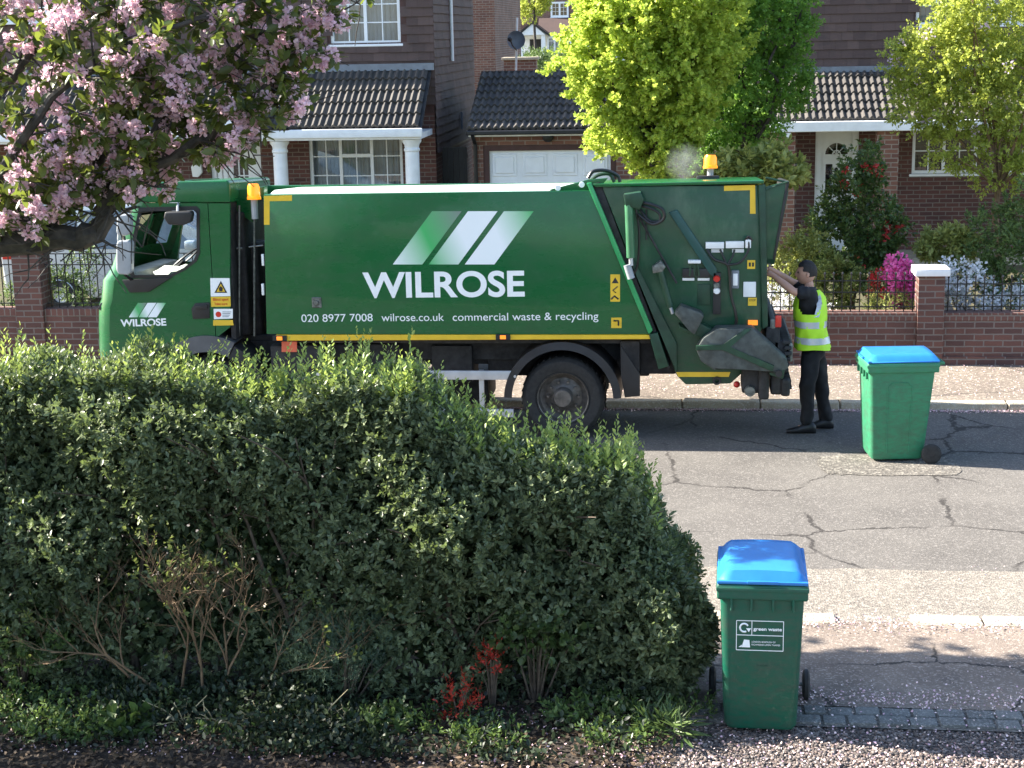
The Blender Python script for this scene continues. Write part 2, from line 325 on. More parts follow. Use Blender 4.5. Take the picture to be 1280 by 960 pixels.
def clump_crown(lobes, nclump, per, ll, stem=.14, shell=.55, seed=None, cr=.16):
    """leaf clumps filling lumpy lobes; returns clump centres and leaf arrays"""
    vol = np.array([l[1][0]*l[1][1]*l[1][2] for l in lobes])**.67; vol /= vol.sum(); C = []; D = []
    for (c, r), w in zip(lobes, vol):
        k = max(3, int(nclump*w)); u = unit(k); rad = shell + (1-shell)*RNG.random(k)**.6; rad *= 1+RNG.normal(size=k)*.07
        C.append(np.array(c) + u*np.array(r)*rad[:, None]); D.append(u + np.array([0, 0, .35]) + unit(k)*.4)
    C = np.concatenate(C); D = np.concatenate(D)
    sub = 5; Cs = np.repeat(C, sub, 0) + unit(len(C)*sub)*cr*RNG.random((len(C)*sub, 1)); Ds = np.repeat(D, sub, 0) + unit(len(C)*sub)*.7
    return C, shoots(Cs, Ds, max(2, per//sub), ll, stem)
def woody(mb, base, tips, r0, fork, n=7, wob=.06, droop=0):
    """trunk from base to fork point, then limbs out to the tips"""
    base = Vector(base); fork = Vector(fork)
    pts = [base.lerp(fork, i/5) + Vector((random.uniform(-wob, wob), random.uniform(-wob, wob), 0))*(0 < i < 5) for i in range(6)]
    mb.tube(pts, [r0*(1.25-.55*i/5) for i in range(6)], n)
    hubs = []
    for i, tp in enumerate(tips):
        tp = Vector(tp); src = fork if not hubs or random.random() < .35 else min(hubs, key=lambda h: (h[0]-tp).length)[0]
        m1 = src.lerp(tp, .5) + Vector((random.uniform(-1, 1), random.uniform(-1, 1), random.uniform(0, 1)))*(tp-src).length*.12
        rs = r0*(.55 if src is fork else .28); q = [src, src.lerp(m1, .5)+Vector((0, 0, wob*.3)), m1, m1.lerp(tp, .5), tp]
        mb.tube(q, [rs, rs*.8, rs*.6, rs*.38, rs*.15], 5, False); hubs.append((m1, rs*.6)); hubs.append((tp, rs*.2))
def tree(name, label, cat, base, fork, lobes, nclump, per, ll, wid, lm, bm_=None, r0=.08, shape=LEAF4, group=None, limbs=40, cr=.16, shell=.55, stem=.14, rpow=1):
    t = thing(name, label, cat, base, group); C, (P, A, L) = clump_crown(lobes, nclump, per, ll, stem, shell, cr=cr)
    mb = MB(); idx = RNG.choice(len(C), min(limbs, len(C)), replace=False); tips = sorted([tuple(C[i]) for i in idx], key=lambda p: (Vector(p)-Vector(fork)).length)
    woody(mb, base, tips, r0, fork); mb.build('trunk', bm_ or M['bark'], t)
    leaves('crown', P, A, L, wid, lm, t, shape, RNG.random(len(P))**rpow); return t, C
#%%SETTING
# ------------------------------------------------------------------ the setting
KF0, KF1 = 17.27, 17.42      # far kerb
PW = .085                     # far pavement height
WY = 19.35                   # garden walls
M['road'] = paving('worn_asphalt', (.092, .085, .078, 1), (.135, .125, .113, 1), (.19, .175, .16, 1), 70, .9, .85, .8, .4, .3)
M['gutter'] = paving('coarse_beige_tarmac', (.13, .115, .1, 1), (.185, .165, .14, 1), (.29, .26, .22, 1), 60, 0, 1, 1.5, .8, .6)
M['pave'] = paving('pink_tarmac', (.135, .11, .093, 1), (.235, .19, .155, 1), (.32, .27, .23, 1), 80, .9, 1.1, 1.3, .4, .3)
M['pavefar'] = paving('far_pavement', (.14, .115, .095, 1), (.19, .16, .13, 1), (.34, .29, .24, 1), 45, .5, .5, 1.1, .4, .25)
M['kerb'] = paving('pale_kerb_stone', (.34, .285, .21, 1), (.48, .41, .31, 1), (.5, .46, .38, 1), 60, 0, 1, 2.5, .5, .3)
M['patch'] = paving('rough_road_patch', (.085, .078, .07, 1), (.13, .118, .103, 1), (.24, .22, .19, 1), 38, .3, 2, 2, 1, .5)
M['sett'] = paving('granite_setts', (.1, .1, .095, 1), (.17, .17, .16, 1), (.25, .245, .23, 1), 110, 0, 1, 3, .5, .4)
M['gravelbase'] = paving('gravel_bed', (.09, .07, .065, 1), (.13, .1, .095, 1), (.3, .26, .25, 1), 70, 0, 1, 2, 1, .4)
def sheet(name, x0, x1, y0, y1, z, m):
    mb = MB(); mb.quad((x0, y0, z), (x1, y0, z), (x1, y1, z), (x0, y1, z)); return structure(mb.build(name, m))
sheet('ground', -600, 600, -300, 1500, -.03, M['lawn'])
sheet('road', -60, 60, 11.9, KF0+.02, 0, M['road'])
# joint between the old carriageway and the beige apron is ragged
mb = MB(); xs = np.linspace(-60, 60, 1500); top = 12.05 + np.cumsum(RNG.normal(size=1500)*.006)*.2 + .01*RNG.normal(size=1500); prev = None
for x, y in zip(xs, top):
    c = (mb.bm.verts.new((x, 10.8, .004)), mb.bm.verts.new((x, y, .004)))
    if prev: mb.bm.faces.new([prev[0], c[0], c[1], prev[1]])
    prev = c
structure(mb.build('road_apron', M['gutter']))
sheet('pavement', -60, 60, 9.32, 10.78, .022, M['pave'])
structure(MB().box((-60, KF1, -.1), (60, WY+.01, PW)).build('far_pavement', M['pavefar']))
structure(MB().box((-60, WY+.3, -.1), (60, 60, PW+.02)).build('front_gardens', M['lawn']))
def kerb(name, y0, y1, z, L, cut=None):
    mb = MB(); x = -30
    while x < 25:
        l = L*random.uniform(.92, 1.05)
        if not (cut and cut(x)): mb.box((x, y0+random.uniform(-.006, .006), -.1), (x+l-.012, y1, z+random.uniform(-.004, .004)), .012, 1)
        x += l
    return structure(mb.build(name, M['kerb']))
kerb('far_kerb', KF0, KF1, PW+.004, .9)
kerb('near_kerb', 10.74, 10.92, .035, .5, lambda x: .98 < x < 1.5)
mb = MB()
for r_ in range(2):
    x = -.35 + r_*.08
    while x < 5:
        l = random.uniform(.14, .19); mb.box((x, 9.06+r_*.125+random.uniform(-.004, .004), -.03), (x+l-.014, 9.175+r_*.125, .032+random.uniform(-.005, .005)), .012, 2); x += l
structure(mb.build('sett_edging', M['sett']))
sheet('sett_bedding', -.4, 6, 9.03, 9.33, .016, M['patch'])
sheet('gravel_drive', -.35, 6, 3, 9.04, .0, M['gravelbase'])
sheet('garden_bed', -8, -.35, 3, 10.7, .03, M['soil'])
q = [at(a, b, 14.76) for a, b in ((1035, 560), (1195, 560))]
mb = MB(); ring = []
for k in range(48):
    a = k*2*PI/48; cx, cy = math.cos(a), math.sin(a); e = 6
    ring.append(mb.bm.verts.new((1.88+.63*abs(cx)**(2/e)*(1 if cx > 0 else -1)+random.uniform(-.03, .03), 15.0+.36*abs(cy)**(2/e)*(1 if cy > 0 else -1)+random.uniform(-.03, .03), .005)))
mb.bm.faces.new(ring); structure(mb.build('road_patch', M['patch']))
# loose gravel and fallen petals (uncountable)
def pebbles(name, n, x0, x1, y0, y1, z, smin, smax, m, label, cat):
    V = []; F = []; bm = bmesh.new(); bmesh.ops.create_icosphere(bm, subdivisions=1, radius=1); base = np.array([v.co for v in bm.verts]); f0 = [[v.index for v in f.verts] for f in bm.faces]; bm.free()
    k = len(base); X = RNG.uniform(x0, x1, n); Y = RNG.uniform(y0, y1, n); s = RNG.uniform(smin, smax, n)
    B = base[None]*(s[:, None]*RNG.uniform(.6, 1.3, (n, 3)))[:, None, :]*np.array([1, 1, .6])*(1+RNG.uniform(-.18, .18, (n, k, 1)))
    V = (B + np.stack([X, Y, z+s*.4], 1)[:, None, :]).reshape(-1, 3); fa = np.array(f0); loops = (np.arange(n)[:, None, None]*k + fa[None]).reshape(-1)
    me = bpy.data.meshes.new(name); me.vertices.add(len(V)); me.vertices.foreach_set('co', V.ravel()); nf = n*len(f0)
    me.loops.add(nf*3); me.loops.foreach_set('vertex_index', loops.astype(np.int32)); me.polygons.add(nf); me.polygons.foreach_set('loop_start', np.arange(nf, dtype=np.int32)*3); me.polygons.foreach_set('loop_total', np.full(nf, 3, np.int32))
    a = me.attributes.new('rnd', 'FLOAT', 'FACE'); a.data.foreach_set('value', np.repeat(RNG.random(n), len(f0)).astype(np.float32)); me.update(); me.validate()
    return tag(link(name, me, m, None), label, cat, kind='stuff')
def rndm(name, cs, rough=.8):
    m, t, b = nm(name); a = N(t, 'ShaderNodeAttribute', attribute_name='rnd'); r = N(t, 'ShaderNodeValToRGB'); r.color_ramp.interpolation = 'CONSTANT'
    for i, c in enumerate(cs):
        e = r.color_ramp.elements[i] if i < 2 else r.color_ramp.elements.new(i/len(cs)); e.position = i/len(cs); e.color = rgb(c)
    t.links.new(a.outputs['Fac'], r.inputs[0]); t.links.new(r.outputs[0], b.inputs['Base Color']); b.inputs['Roughness'].default_value = rough; return m
M['gravel'] = rndm('gravel_stones', [(.1, .08, .07), (.16, .13, .115), (.06, .05, .046), (.24, .2, .18), (.12, .085, .07), (.045, .038, .036)])
M['petal'] = rndm('fallen_petals', [(.75, .5, .55), (.8, .62, .62), (.6, .38, .45), (.7, .55, .5), (.45, .33, .33)])
pebbles('gravel', 22000, -.6, 2.9, 8.0, 9.05, .0, .006, .014, M['gravel'], 'loose grey and pink gravel covering the front drive', 'gravel')
def petals(name, n, fn, s, label):
    P = np.array([fn() for _ in range(n)]); A = unit(n); A[:, 2] *= .25
    return tag(leaves(name, P, A, RNG.uniform(s*.6, s*1.3, n), .9, M['petal'], None, PETAL), label, 'petals', kind='stuff')
petals('fallen_petals', 2300, lambda: (random.uniform(-.6, 3.4), 8.2+abs(random.gauss(0, .55)), .03), .014, 'pink cherry petals scattered over the near bed and gravel')
petals('bed_petals', 1500, lambda: (random.uniform(-4.5, -.3), random.uniform(8.3, 9.1), .045), .014, 'pink petals scattered over the dark planted bed')
petals('drifted_petals', 2600, lambda: (random.uniform(.3, 3.6), random.choice([10.72, 9.42])+random.gauss(0, .09), .04), .013, 'pale petals drifted along the near kerb')
petals('blown_petals', 600, lambda: (random.uniform(-1, 5), random.uniform(9.4, 12), .03), .010, 'petals blown thinly across the near pavement')
petals('gutter_petals', 5200, lambda: (random.uniform(-4, 5), KF0-abs(random.gauss(0, .05)), .012), .013, 'petals lying in the far gutter under the kerb')
petals('pavement_petals', 2600, lambda: (random.uniform(-2, 5), random.uniform(17.5, 19.3), PW+.012), .012, 'petals sprinkled over the far pavement')
#%%HOUSES
# ------------------------------------------------------------------ houses
M['tilehang'] = None
def tilem(name, a, b_, c3):
    m, t, b = nm(name); at_ = N(t, 'ShaderNodeAttribute', attribute_name='rnd'); o = N(t, 'ShaderNodeTexCoord').outputs['Object']
    col = mixc(t, at_.outputs['Fac'], a, b_); col = mixc(t, ramp(t, noise(t, 2.2, 6, o, .7), .5, .8), col, c3); col = mixc(t, ramp(t, noise(t, 55, 3, o), .66, .8), col, tuple(min(1, x*1.8+.03) for x in b_))
    t.links.new(col, b.inputs['Base Color']); b.inputs['Roughness'].default_value = .8; bump(t, noise(t, 70, 3, o), b, .3, .004); return m
M['tilehang'] = tilem('clay_wall_tile', (.07, .043, .038), (.1, .064, .056), (.05, .035, .033))
M['rooftile'] = tilem('concrete_roof_tile', (.045, .041, .039), (.078, .069, .06), (.028, .027, .025))
def tile_wall(parent, p0, p1, z0, z1, nrm, holes=(), name='tile_hanging', gauge=.15, tw=.2):
    """hung tiles on a vertical wall from p0 to p1 (xy), outward normal nrm; holes in (u0,u1,z0,z1)"""
    p0 = Vector((*p0, 0)); p1 = Vector((*p1, 0)); Lw = (p1-p0).length; d = (p1-p0)/Lw; n = Vector((*nrm, 0)); o0 = ORG[parent.name]
    bm = bmesh.new(); lay = bm.faces.layers.float.new('rnd'); row = 0; z = z0
    while z < z1:
        u = -tw*.5*(row % 2)
        while u < Lw:
            a, b_ = max(u, 0), min(u+tw, Lw); cu = (a+b_)/2; zc = z+gauge/2
            if b_-a > .01 and not any(h[0] < cu < h[1] and h[2] < zc < h[3] for h in holes):
                j = random.uniform(0, .006); g = .0015; zt = min(z+gauge+.02, z1); r_ = random.random(); jz = random.uniform(-.004, .004)
                P = [p0+d*(a+g)+n*(.034+j)+Vector((0, 0, z+jz)), p0+d*(b_-g)+n*(.034+j)+Vector((0, 0, z+jz)), p0+d*(b_-g)+n*.012+Vector((0, 0, zt)), p0+d*(a+g)+n*.012+Vector((0, 0, zt))]
                Q = [p0+d*(a+g)+n*(.018+j)+Vector((0, 0, z+jz)), p0+d*(b_-g)+n*(.018+j)+Vector((0, 0, z+jz))]
                v = [bm.verts.new(q-o0) for q in P]; w = [bm.verts.new(q-o0) for q in Q]
                for f in (bm.faces.new(v), bm.faces.new([v[1], v[0], w[0], w[1]])): f[lay] = r_
            u += tw
        z += gauge; row += 1
    me = bpy.data.meshes.new(name); bm.to_mesh(me); bm.free(); return link(name, me, M['tilehang'], parent, o0)
def tile_roof(parent, x0, x1, ye, ze, yt, zt, name='roof', pitch=.115, rows=None, clip=None, under=True):
    """ribbed interlocking tiles, eaves at (ye,ze) rising to (yt,zt)"""
    L = math.hypot(yt-ye, zt-ze); rows = rows or max(2, round(L/.3)); g = L/rows; o0 = ORG[parent.name]
    s = Vector((0, (yt-ye)/L, (zt-ze)/L)); n = Vector((0, -s.z, s.y)); n = n if n.z > 0 else -n
    nx = round((x1-x0)/pitch); prof = [(0, 0), (.12, .006), (.25, .03), (.45, .042), (.62, .03), (.75, .006), (.88, 0)]
    V = []; F = []; rn = []
    for r_ in range(rows):
        for i in range(nx):
            X = x0 + i*pitch; jj = random.uniform(-.004, .004); rv = random.random(); pts = prof + [(1, 0)]
            if clip and clip(X+pitch/2, r_/rows): continue
            base = len(V)
            for (u, h) in pts:
                for (t_, lift) in ((0, .042), (1.06, .002)):
                    V.append(Vector((X+u*pitch, ye, ze)) + s*(r_*g + t_*g) + n*(h+lift+jj*(t_ == 0)) - o0)
            for (u, h) in pts: V.append(Vector((X+u*pitch, ye, ze)) + s*(r_*g) + n*(-.005+max(0, h-.012)) - o0)
            k = len(pts)
            for j in range(k-1):
                F.append((base+2*j, base+2*j+2, base+2*j+3, base+2*j+1)); F.append((base+2*k+j, base+2*k+j+1, base+2*j+2, base+2*j)); rn += [rv, rv]
    me = bpy.data.meshes.new(name); me.from_pydata([tuple(v) for v in V], [], F); a = me.attributes.new('rnd', 'FLOAT', 'FACE'); a.data.foreach_set('value', rn); me.update()
    o = link(name, me, M['rooftile'], parent, o0)
    if under:
        mb = MB(); P = [Vector((x, y, z)) for x, y, z in ((x0, ye, ze), (x1, ye, ze), (x1, yt, zt), (x0, yt, zt))]; mb.hexa([p - n*.05 for p in P] + [p - n*.008 for p in P]); mb.build('roof_deck', M['dark'], parent)
    return o
def window(parent, x0, x1, z0, z1, Y, cols, bars=(2, 3), curtain=True, trans=None, frame=.055, fm=None, name='window'):
    """casement window filling an opening; Y = outer face of the frame"""
    fm = fm or M['upvc']; mb = MB(); d = .07
    mb.box((x0, Y, z0), (x0+frame, Y+d, z1)); mb.box((x1-frame, Y, z0), (x1, Y+d, z1)); mb.box((x0+frame, Y, z1-frame), (x1-frame, Y+d, z1)); mb.box((x0+frame, Y, z0), (x1-frame, Y+d, z0+frame))
    mb.box((x0-.04, Y-.06, z0-.045), (x1+.04, Y+.06, z0-.002), .008, 1)
    w = (x1-x0)/cols; panes = []
    for i in range(cols):
        a = x0 + w*i + (frame if i == 0 else frame*.5); b = x0 + w*(i+1) - (frame if i == cols-1 else frame*.5)
        if i: mb.box((x0+w*i-frame*.5, Y+.002, z0+frame), (x0+w*i+frame*.5, Y+d-.002, z1-frame))
        zz = [(z0+frame, z1-frame)]
        if trans and i in trans:
            zt = z1 - (z1-z0)*.26; mb.box((a, Y+.003, zt-.03), (b, Y+d-.003, zt+.03)); zz = [(z0+frame, zt-.03), (zt+.03, z1-frame)]
        for (c0, c1) in zz:
            nb = (bars[0], max(1, round(bars[1]*(c1-c0)/(z1-z0-2*frame)))); panes.append((a, b, c0, c1))
            for k in range(1, nb[0]): x = a+(b-a)*k/nb[0]; mb.box((x-.009, Y+.018, c0), (x+.009, Y+.05, c1))
            for k in range(1, nb[1]): z = c0+(c1-c0)*k/nb[1]; mb.box((a, Y+.02, z-.009), (b, Y+.048, z+.009))
    f = mb.build(name, fm, parent)
    g = MB()
    for a, b, c, e in panes: g.quad((a, Y+.034, c), (b, Y+.034, c), (b, Y+.034, e), (a, Y+.034, e))
    g.build('pane', M['wglass'], f, flat=True)
    if curtain:
        c = MB(); nx = int((x1-x0)/.02); pr = None
        for i in range(nx+1):
            x = x0+.02+(x1-x0-.04)*i/nx; y = Y+.17+.02*math.sin(i*1.1)+.012*math.sin(i*2.7); cur = (c.bm.verts.new((x, y, z0)), c.bm.verts.new((x, y, z1)))
            if pr: c.bm.faces.new([pr[0], cur[0], cur[1], pr[1]])
            pr = cur
        c.build('curtain', M['curtain'], f)
    return f
def rect(x0, x1, z0, z1): return [(x0, z0), (x1, z0), (x1, z1), (x0, z1)]
G0 = PW+.02                        # garden level
# ---- left house
HY = 28.0; PYF = 26.75             # front wall and porch eaves
xc = at(541, 60, HY).x; eave = at(527, 161, PYF); ptop = at(540, 86, HY-.03)
xw = [at(a, 190, HY) for a in (386, 503)]; zt, zb = at(440, 168, HY).z, .95
uw = [at(412, 20, HY).x, at(500, 20, HY).x]; uz = (at(460, 55, HY).z, at(460, -45, HY).z)
hL = thing('brick_house', 'brown tile-hung house with white porch columns left of the dark side gate', 'house', (-5, HY, 0))
backY = 33.2; xl = -15.0
dx0, dx1 = at(262, 200, HY).x, at(326, 200, HY).x
plate('wall', rect(xl, xc, G0-.1, 2.75), [rect(xw[0].x, xw[1].x, zb, zt), rect(dx0, dx1, G0, zt)], HY, .25, M['brick'], hL)
plate('upper_wall', rect(xl, xc, 2.75, 5.4), [rect(uw[0], uw[1], uz[0], uz[1])], HY+.002, .25, M['brown'], hL)
tile_wall(hL, (xl, HY), (xc+.03, HY), 2.9, 5.4, (0, -1), [(uw[0]-xl-.02, uw[1]-xl+.02, uz[0]-.06, uz[1])])
MB().box((xc-.26, HY+.25, G0), (xc, backY, 2.0)).build('side_wall', M['brick'], hL)
MB().box((xc-.26, HY+.252, 2.0), (xc-.002, backY-.002, 5.4)).build('upper_side_wall', M['brown'], hL)
tile_wall(hL, (xc, HY-.03), (xc, backY), 2.05, 5.4, (1, 0), name='side_tile_hanging')
MB().box((xl, backY-.25, G0), (xc-.27, backY, 5.4)).build('rear_wall', M['brick'], hL)
mb = MB(); mb.hexa([(xl, HY-.1, 5.41), (xc+.12, HY-.1, 5.41), (xc+.12, backY+.3, 5.41), (xl, backY+.3, 5.41), (xl, 30.4, 7.1), (xc+.12, 30.4, 7.1), (xc+.12, 30.9, 7.1), (xl, 30.9, 7.1)]); mb.build('main_roof', M['rooftile'], hL)
window(hL, xw[0].x, xw[1].x, zb, zt, HY+.05, 3, (2, 4), True, [1])
window(hL, uw[0], uw[1], uz[0], uz[1], HY+.03, 2, (2, 4), True)
window(hL, at(1, 20, HY).x-1, at(1, 20, HY).x+.9, uz[0]+.5, uz[1], HY-.06, 2, (2, 4), True)
# white panelled door screen with a glazed leaf
mb = MB(); dz = zt; sw = (dx1-dx0)
for k in range(4): mb.box((dx0+k*.105, HY+.08, G0), (dx0+k*.105+.09, HY+.13, dz), .008, 1)
mb.box((dx1-.26, HY+.08, G0), (dx1, HY+.13, dz)); mb.box((dx0+.42, HY+.081, dz-.42), (dx1-.26, HY+.129, dz)); mb.box((dx0+.42, HY+.081, G0), (dx1-.26, HY+.129, G0+.7))
dr = mb.build('door', M['upvc'], hL); mb = MB(); a, b = dx0+.42, dx1-.26
for k in range(1, 3): x = a+(b-a)*k/3; mb.box((x-.01, HY+.085, G0+.7), (x+.01, HY+.11, dz-.42))
for k in range(1, 4): z = G0+.7+(dz-.42-G0-.7)*k/4; mb.box((a, HY+.086, z-.01), (b, HY+.109, z+.01))
mb.build('glazing_bars', M['upvc'], dr); mb = MB(); mb.quad((a, HY+.1, G0+.7), (b, HY+.1, G0+.7), (b, HY+.1, dz-.42), (a, HY+.1, dz-.42)); mb.build('pane', M['wglass'], dr, flat=True)
# porch roof, gable over the door, fascia, columns
xr = eave.x; gx = at(338, 150, PYF).x; GX0 = at(262, 150, PYF).x; gz = at(330, 140, PYF-.15).z
def clipgable(x, v): return x < gx-.15+.0 and v < .55 and x > GX0
tile_roof(hL, xl, xr, PYF, eave.z+.03, HY-.02, ptop.z, 'porch_roof', clip=clipgable)
MB().box((xl, PYF-.1, eave.z-.13), (xr+.02, PYF-.02, eave.z+.015), .02, 2).build('gutter', M['whitepaint'], hL)
MB().box((xl, PYF-.018, eave.z-.17), (xr-.02, HY-.002, eave.z-.07)).build('soffit', M['whitepaint'], hL)
MB().box((xl, HY-.1, ptop.z-.02), (xr+.05, HY-.036, ptop.z+.1)).build('flashing', M['lead'], hL)
P = [(GX0, eave.z-.02), (gx+.02, eave.z-.02), (gx-.25, eave.z+.2), ((GX0+gx)/2, gz+.35), (GX0+.25, eave.z+.2)]
MB().prism(P, PYF-.2, PYF-.12).build('porch_gable', M['whitepaint'], hL)
mb = MB(); cx = (GX0+gx)/2; pk = gz+.4
for sgn in (1, -1):
    e = cx + sgn*(gx-GX0)/2*1.06; mb.hexa([(cx, PYF-.24, pk-.02), (e, PYF-.24, eave.z+.0), (e, HY-.05, eave.z+.3), (cx, HY-.05, pk-.02), (cx, PYF-.24, pk+.05), (e, PYF-.24, eave.z+.07), (e, HY-.05, eave.z+.37), (cx, HY-.05, pk+.05)])
mb.build('gable_roof', M['rooftile'], hL)
def column(cx):
    z1 = eave.z-.17; mb = MB(); y = PYF+.18
    mb.lathe([(.0, G0), (.16, G0), (.16, G0+.12), (.125, G0+.16), (.12, z1-.22), (.135, z1-.2), (.135, z1-.17), (.12, z1-.15), (.13, z1-.1), (.165, z1-.05), (.165, z1-.01), (0, z1-.01)], (cx, y, 0), 'Z', 24)
    return mb.build('column', M['whitepaint'], hL)
for px in (350, 515): column(at(px, 190, PYF+.18).x)
tag(MB().prism([(x+at(247, 212, HY-.01).x, z+at(247, 212, HY).z) for x, z in ((-.1, .05), (-.02, .16), (.08, .12), (.1, -.05), (.02, -.13), (-.08, -.12))], HY-.08, HY-.005, .01).build('alarm_box', M['whiteplas']), 'small white burglar alarm box on the wall above the cab roof', 'alarm box')
# pipe on the side wall
MB().tube([(xc+.06, HY+1.9, z) for z in (3.6, 5.3)], .03, 8).build('drainpipe', M['upvc'], hL)
MB().tube([(xc+.06, HY+2.9, 2.3), (xc+.06, HY+2.9, 2.62)], .02, 8).build('vent_pipe', M['lead'], hL)
# satellite dish on a pole at the back corner
p = at(646, 50, backY-.2); dish = thing('satellite_dish', 'grey satellite dish on a pole at the tiled house corner', 'satellite dish', (p.x, p.y, p.z))
MB().tube([at(645, 88, backY-.2), at(646.5, 22, backY-.2)], .022, 8).build('pole', M['upvc'], dish)
mb = MB()
mb.lathe([(.0, .04), (.08, .035), (.14, .015), (.185, -.015), (.185, -.025), (.14, .003), (.08, .022), (0, .028)], (p.x, p.y-.12, p.z), 'Y', 28); d = mb.build('reflector', M['lead'], dish)
MB().tube([(p.x, p.y-.1, p.z-.2), (p.x-.05, p.y-.4, p.z-.1), (p.x-.08, p.y-.45, p.z)], .014, 6).ball((p.x-.09, p.y-.46, p.z+.02), .05).build('receiver_arm', M['black'], dish)
# gate in the passage
ga, gb = xc+.02, at(584, 200, 28.6).x
g = thing('side_gate', 'dark boarded gate in the gap between house and garage', 'gate', ((ga+gb)/2, 28.6, G0)); mb = MB(); k = 0; x = ga
gz1 = at(565, 184, 28.6).z
while x < gb-.02: mb.box((x, 28.6, G0+.05), (min(x+.1, gb)-.006, 28.63, gz1)); x += .1
mb.build('boards', M['black'], g); MB().box((ga, 28.632, gz1-.2), (gb, 28.67, gz1-.12)).build('rail', M['black'], g); MB().box((ga, 28.632, .5), (gb, 28.67, .58)).build('rail', M['black'], g)
# ---- garage
GY = 27.6; e0 = at(583, 163, GY-.25); rt = at(592, 92, GY+1.9)
gX0, gX1 = at(590, 170, GY).x, at(905, 170, GY).x
gr = thing('brick_garage', 'low brick garage with white panelled door and dark tiled roof', 'garage', (.5*(gX0+gX1), GY, G0))
d0, d1 = at(611, 190, GY).x, at(763, 190, GY).x; dzt = at(690, 188, GY).z; wz = e0.z-.08
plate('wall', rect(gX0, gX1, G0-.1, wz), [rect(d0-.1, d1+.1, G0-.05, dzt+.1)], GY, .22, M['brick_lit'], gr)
MB().box((gX0, GY+.221, G0), (gX0+.2, GY+5, wz)).box((gX0+.201, GY+4.8, G0), (gX1, GY+5, wz)).build('side_wall', M['brick'], gr)
mb = MB(); mb.box((d0-.1, GY+.03, G0), (d0, GY+.12, dzt+.1)); mb.box((d1, GY+.03, G0), (d1+.1, GY+.12, dzt+.1)); mb.box((d0, GY+.031, dzt), (d1, GY+.119, dzt+.1)); mb.build('door_frame', M['brown'], gr)
mb = MB(); mb.box((d0, GY+.08, G0), (d1, GY+.12, dzt))
for i in range(4):
    for j in range(4):
        a = d0+(d1-d0)*i/4; b = d0+(d1-d0)*(i+1)/4; z0 = G0+(dzt-G0)*j/4; z1 = G0+(dzt-G0)*(j+1)/4
        mb.box((a+.05, GY+.066, z0+.06), (b-.05, GY+.079, z1-.06), .01, 1); mb.box((a+.1, GY+.05, z0+.11), (b-.1, GY+.0655, z1-.11), .01, 1)
mb.build('garage_door', M['upvc'], gr)
tile_roof(gr, e0.x, gX1+.3, GY-.25, e0.z, GY+1.9, rt.z, 'roof')
mb = MB(); mb.hexa([(e0.x, GY+1.9, rt.z-.08), (gX1, GY+1.9, rt.z-.08), (gX1, GY+5.2, e0.z), (e0.x, GY+5.2, e0.z), (e0.x, GY+1.9, rt.z+.04), (gX1, GY+1.9, rt.z+.04), (gX1, GY+5.2, e0.z+.1), (e0.x, GY+5.2, e0.z+.1)]); mb.build('rear_roof', M['rooftile'], gr)
MB().box((e0.x+.03, GY-.24, e0.z-.11), (gX1, GY-.001, e0.z-.03)).build('fascia', M['whitepaint'], gr)
MB().box((e0.x, GY-.33, e0.z-.08), (gX1, GY-.245, e0.z-.005), .015, 1).build('gutter', M['iron'], gr)
MB().tube([(e0.x+.1, GY-.28, e0.z-.06), (e0.x+.12, GY-.06, e0.z-.25), (e0.x+.12, GY-.06, G0)], .035, 8).build('drainpipe', M['iron'], gr)
p = at(685, 172, GY-.06); MB().ball((p.x, GY-.05, p.z), .1, 2, (1, .5, .8)).build('bulkhead_lamp', M['black'], gr)
# ---- right house
RY = 28.6; rX0 = at(905, 60, RY).x; rX1 = 15.0
PE = at(985, 152, RY-1.5); PT = at(1060, 88, RY-.02)
hR = thing('tile_hung_house', 'brown tile-hung house with arched white front door and brick porch pillars', 'house', (6, RY, 0))
da, db = at(1019, 200, RY-.0).x, at(1073, 200, RY-.0).x; dtop = at(1045, 160, RY).z
wa, wb = at(1140, 200, RY).x, at(1300, 200, RY).x; wzb, wzt = at(1190, 217, RY).z, at(1190, 160, RY).z
ua, ub = at(1145, 20, RY).x, at(1290, 20, RY).x; uzb = at(1160, 32, RY).z
plate('wall', rect(rX0, rX1, G0-.1, 2.8), [rect(da, db, G0, dtop), rect(wa, wb, wzb, wzt)], RY, .25, M['brick'], hR)
plate('upper_wall', rect(rX0, rX1, 2.8, 5.6), [rect(ua, ub, uzb, 5.3)], RY+.002, .25, M['brown'], hR)
tile_wall(hR, (rX0, RY), (rX1, RY), 2.95, 5.6, (0, -1), [(ua-rX0-.02, ub-rX0+.02, uzb-.05, 5.3)])
MB().box((rX0, RY+.252, G0), (rX0+.25, 34, 5.6)).build('side_wall', M['brick'], hR)
MB().box((rX0+.26, 33.75, G0), (rX1, 34, 5.6)).build('rear_wall', M['brick'], hR)
mb = MB(); mb.hexa([(rX0-.2, RY-.3, 5.55), (rX1, RY-.3, 5.55), (rX1, 34.3, 5.55), (rX0-.2, 34.3, 5.55), (rX0-.2, 31, 7.2), (rX1, 31, 7.2), (rX1, 31.4, 7.2), (rX0-.2, 31.4, 7.2)]); mb.build('main_roof', M['rooftile'], hR)
window(hR, wa, wb, wzb, wzt, RY+.04, 4, (2, 2), False)
window(hR, ua, ub, uzb, 5.3, RY+.03, 3, (2, 4), True)
tile_roof(hR, at(962, 152, RY-1.5).x, rX1, RY-1.5, PE.z, RY-.02, PT.z, 'porch_roof')
MB().box((at(962, 152, RY-1.5).x, RY-1.58, PE.z-.17), (rX1, RY-1.5, PE.z-.0), .01, 1).build('fascia', M['whitepaint'], hR)
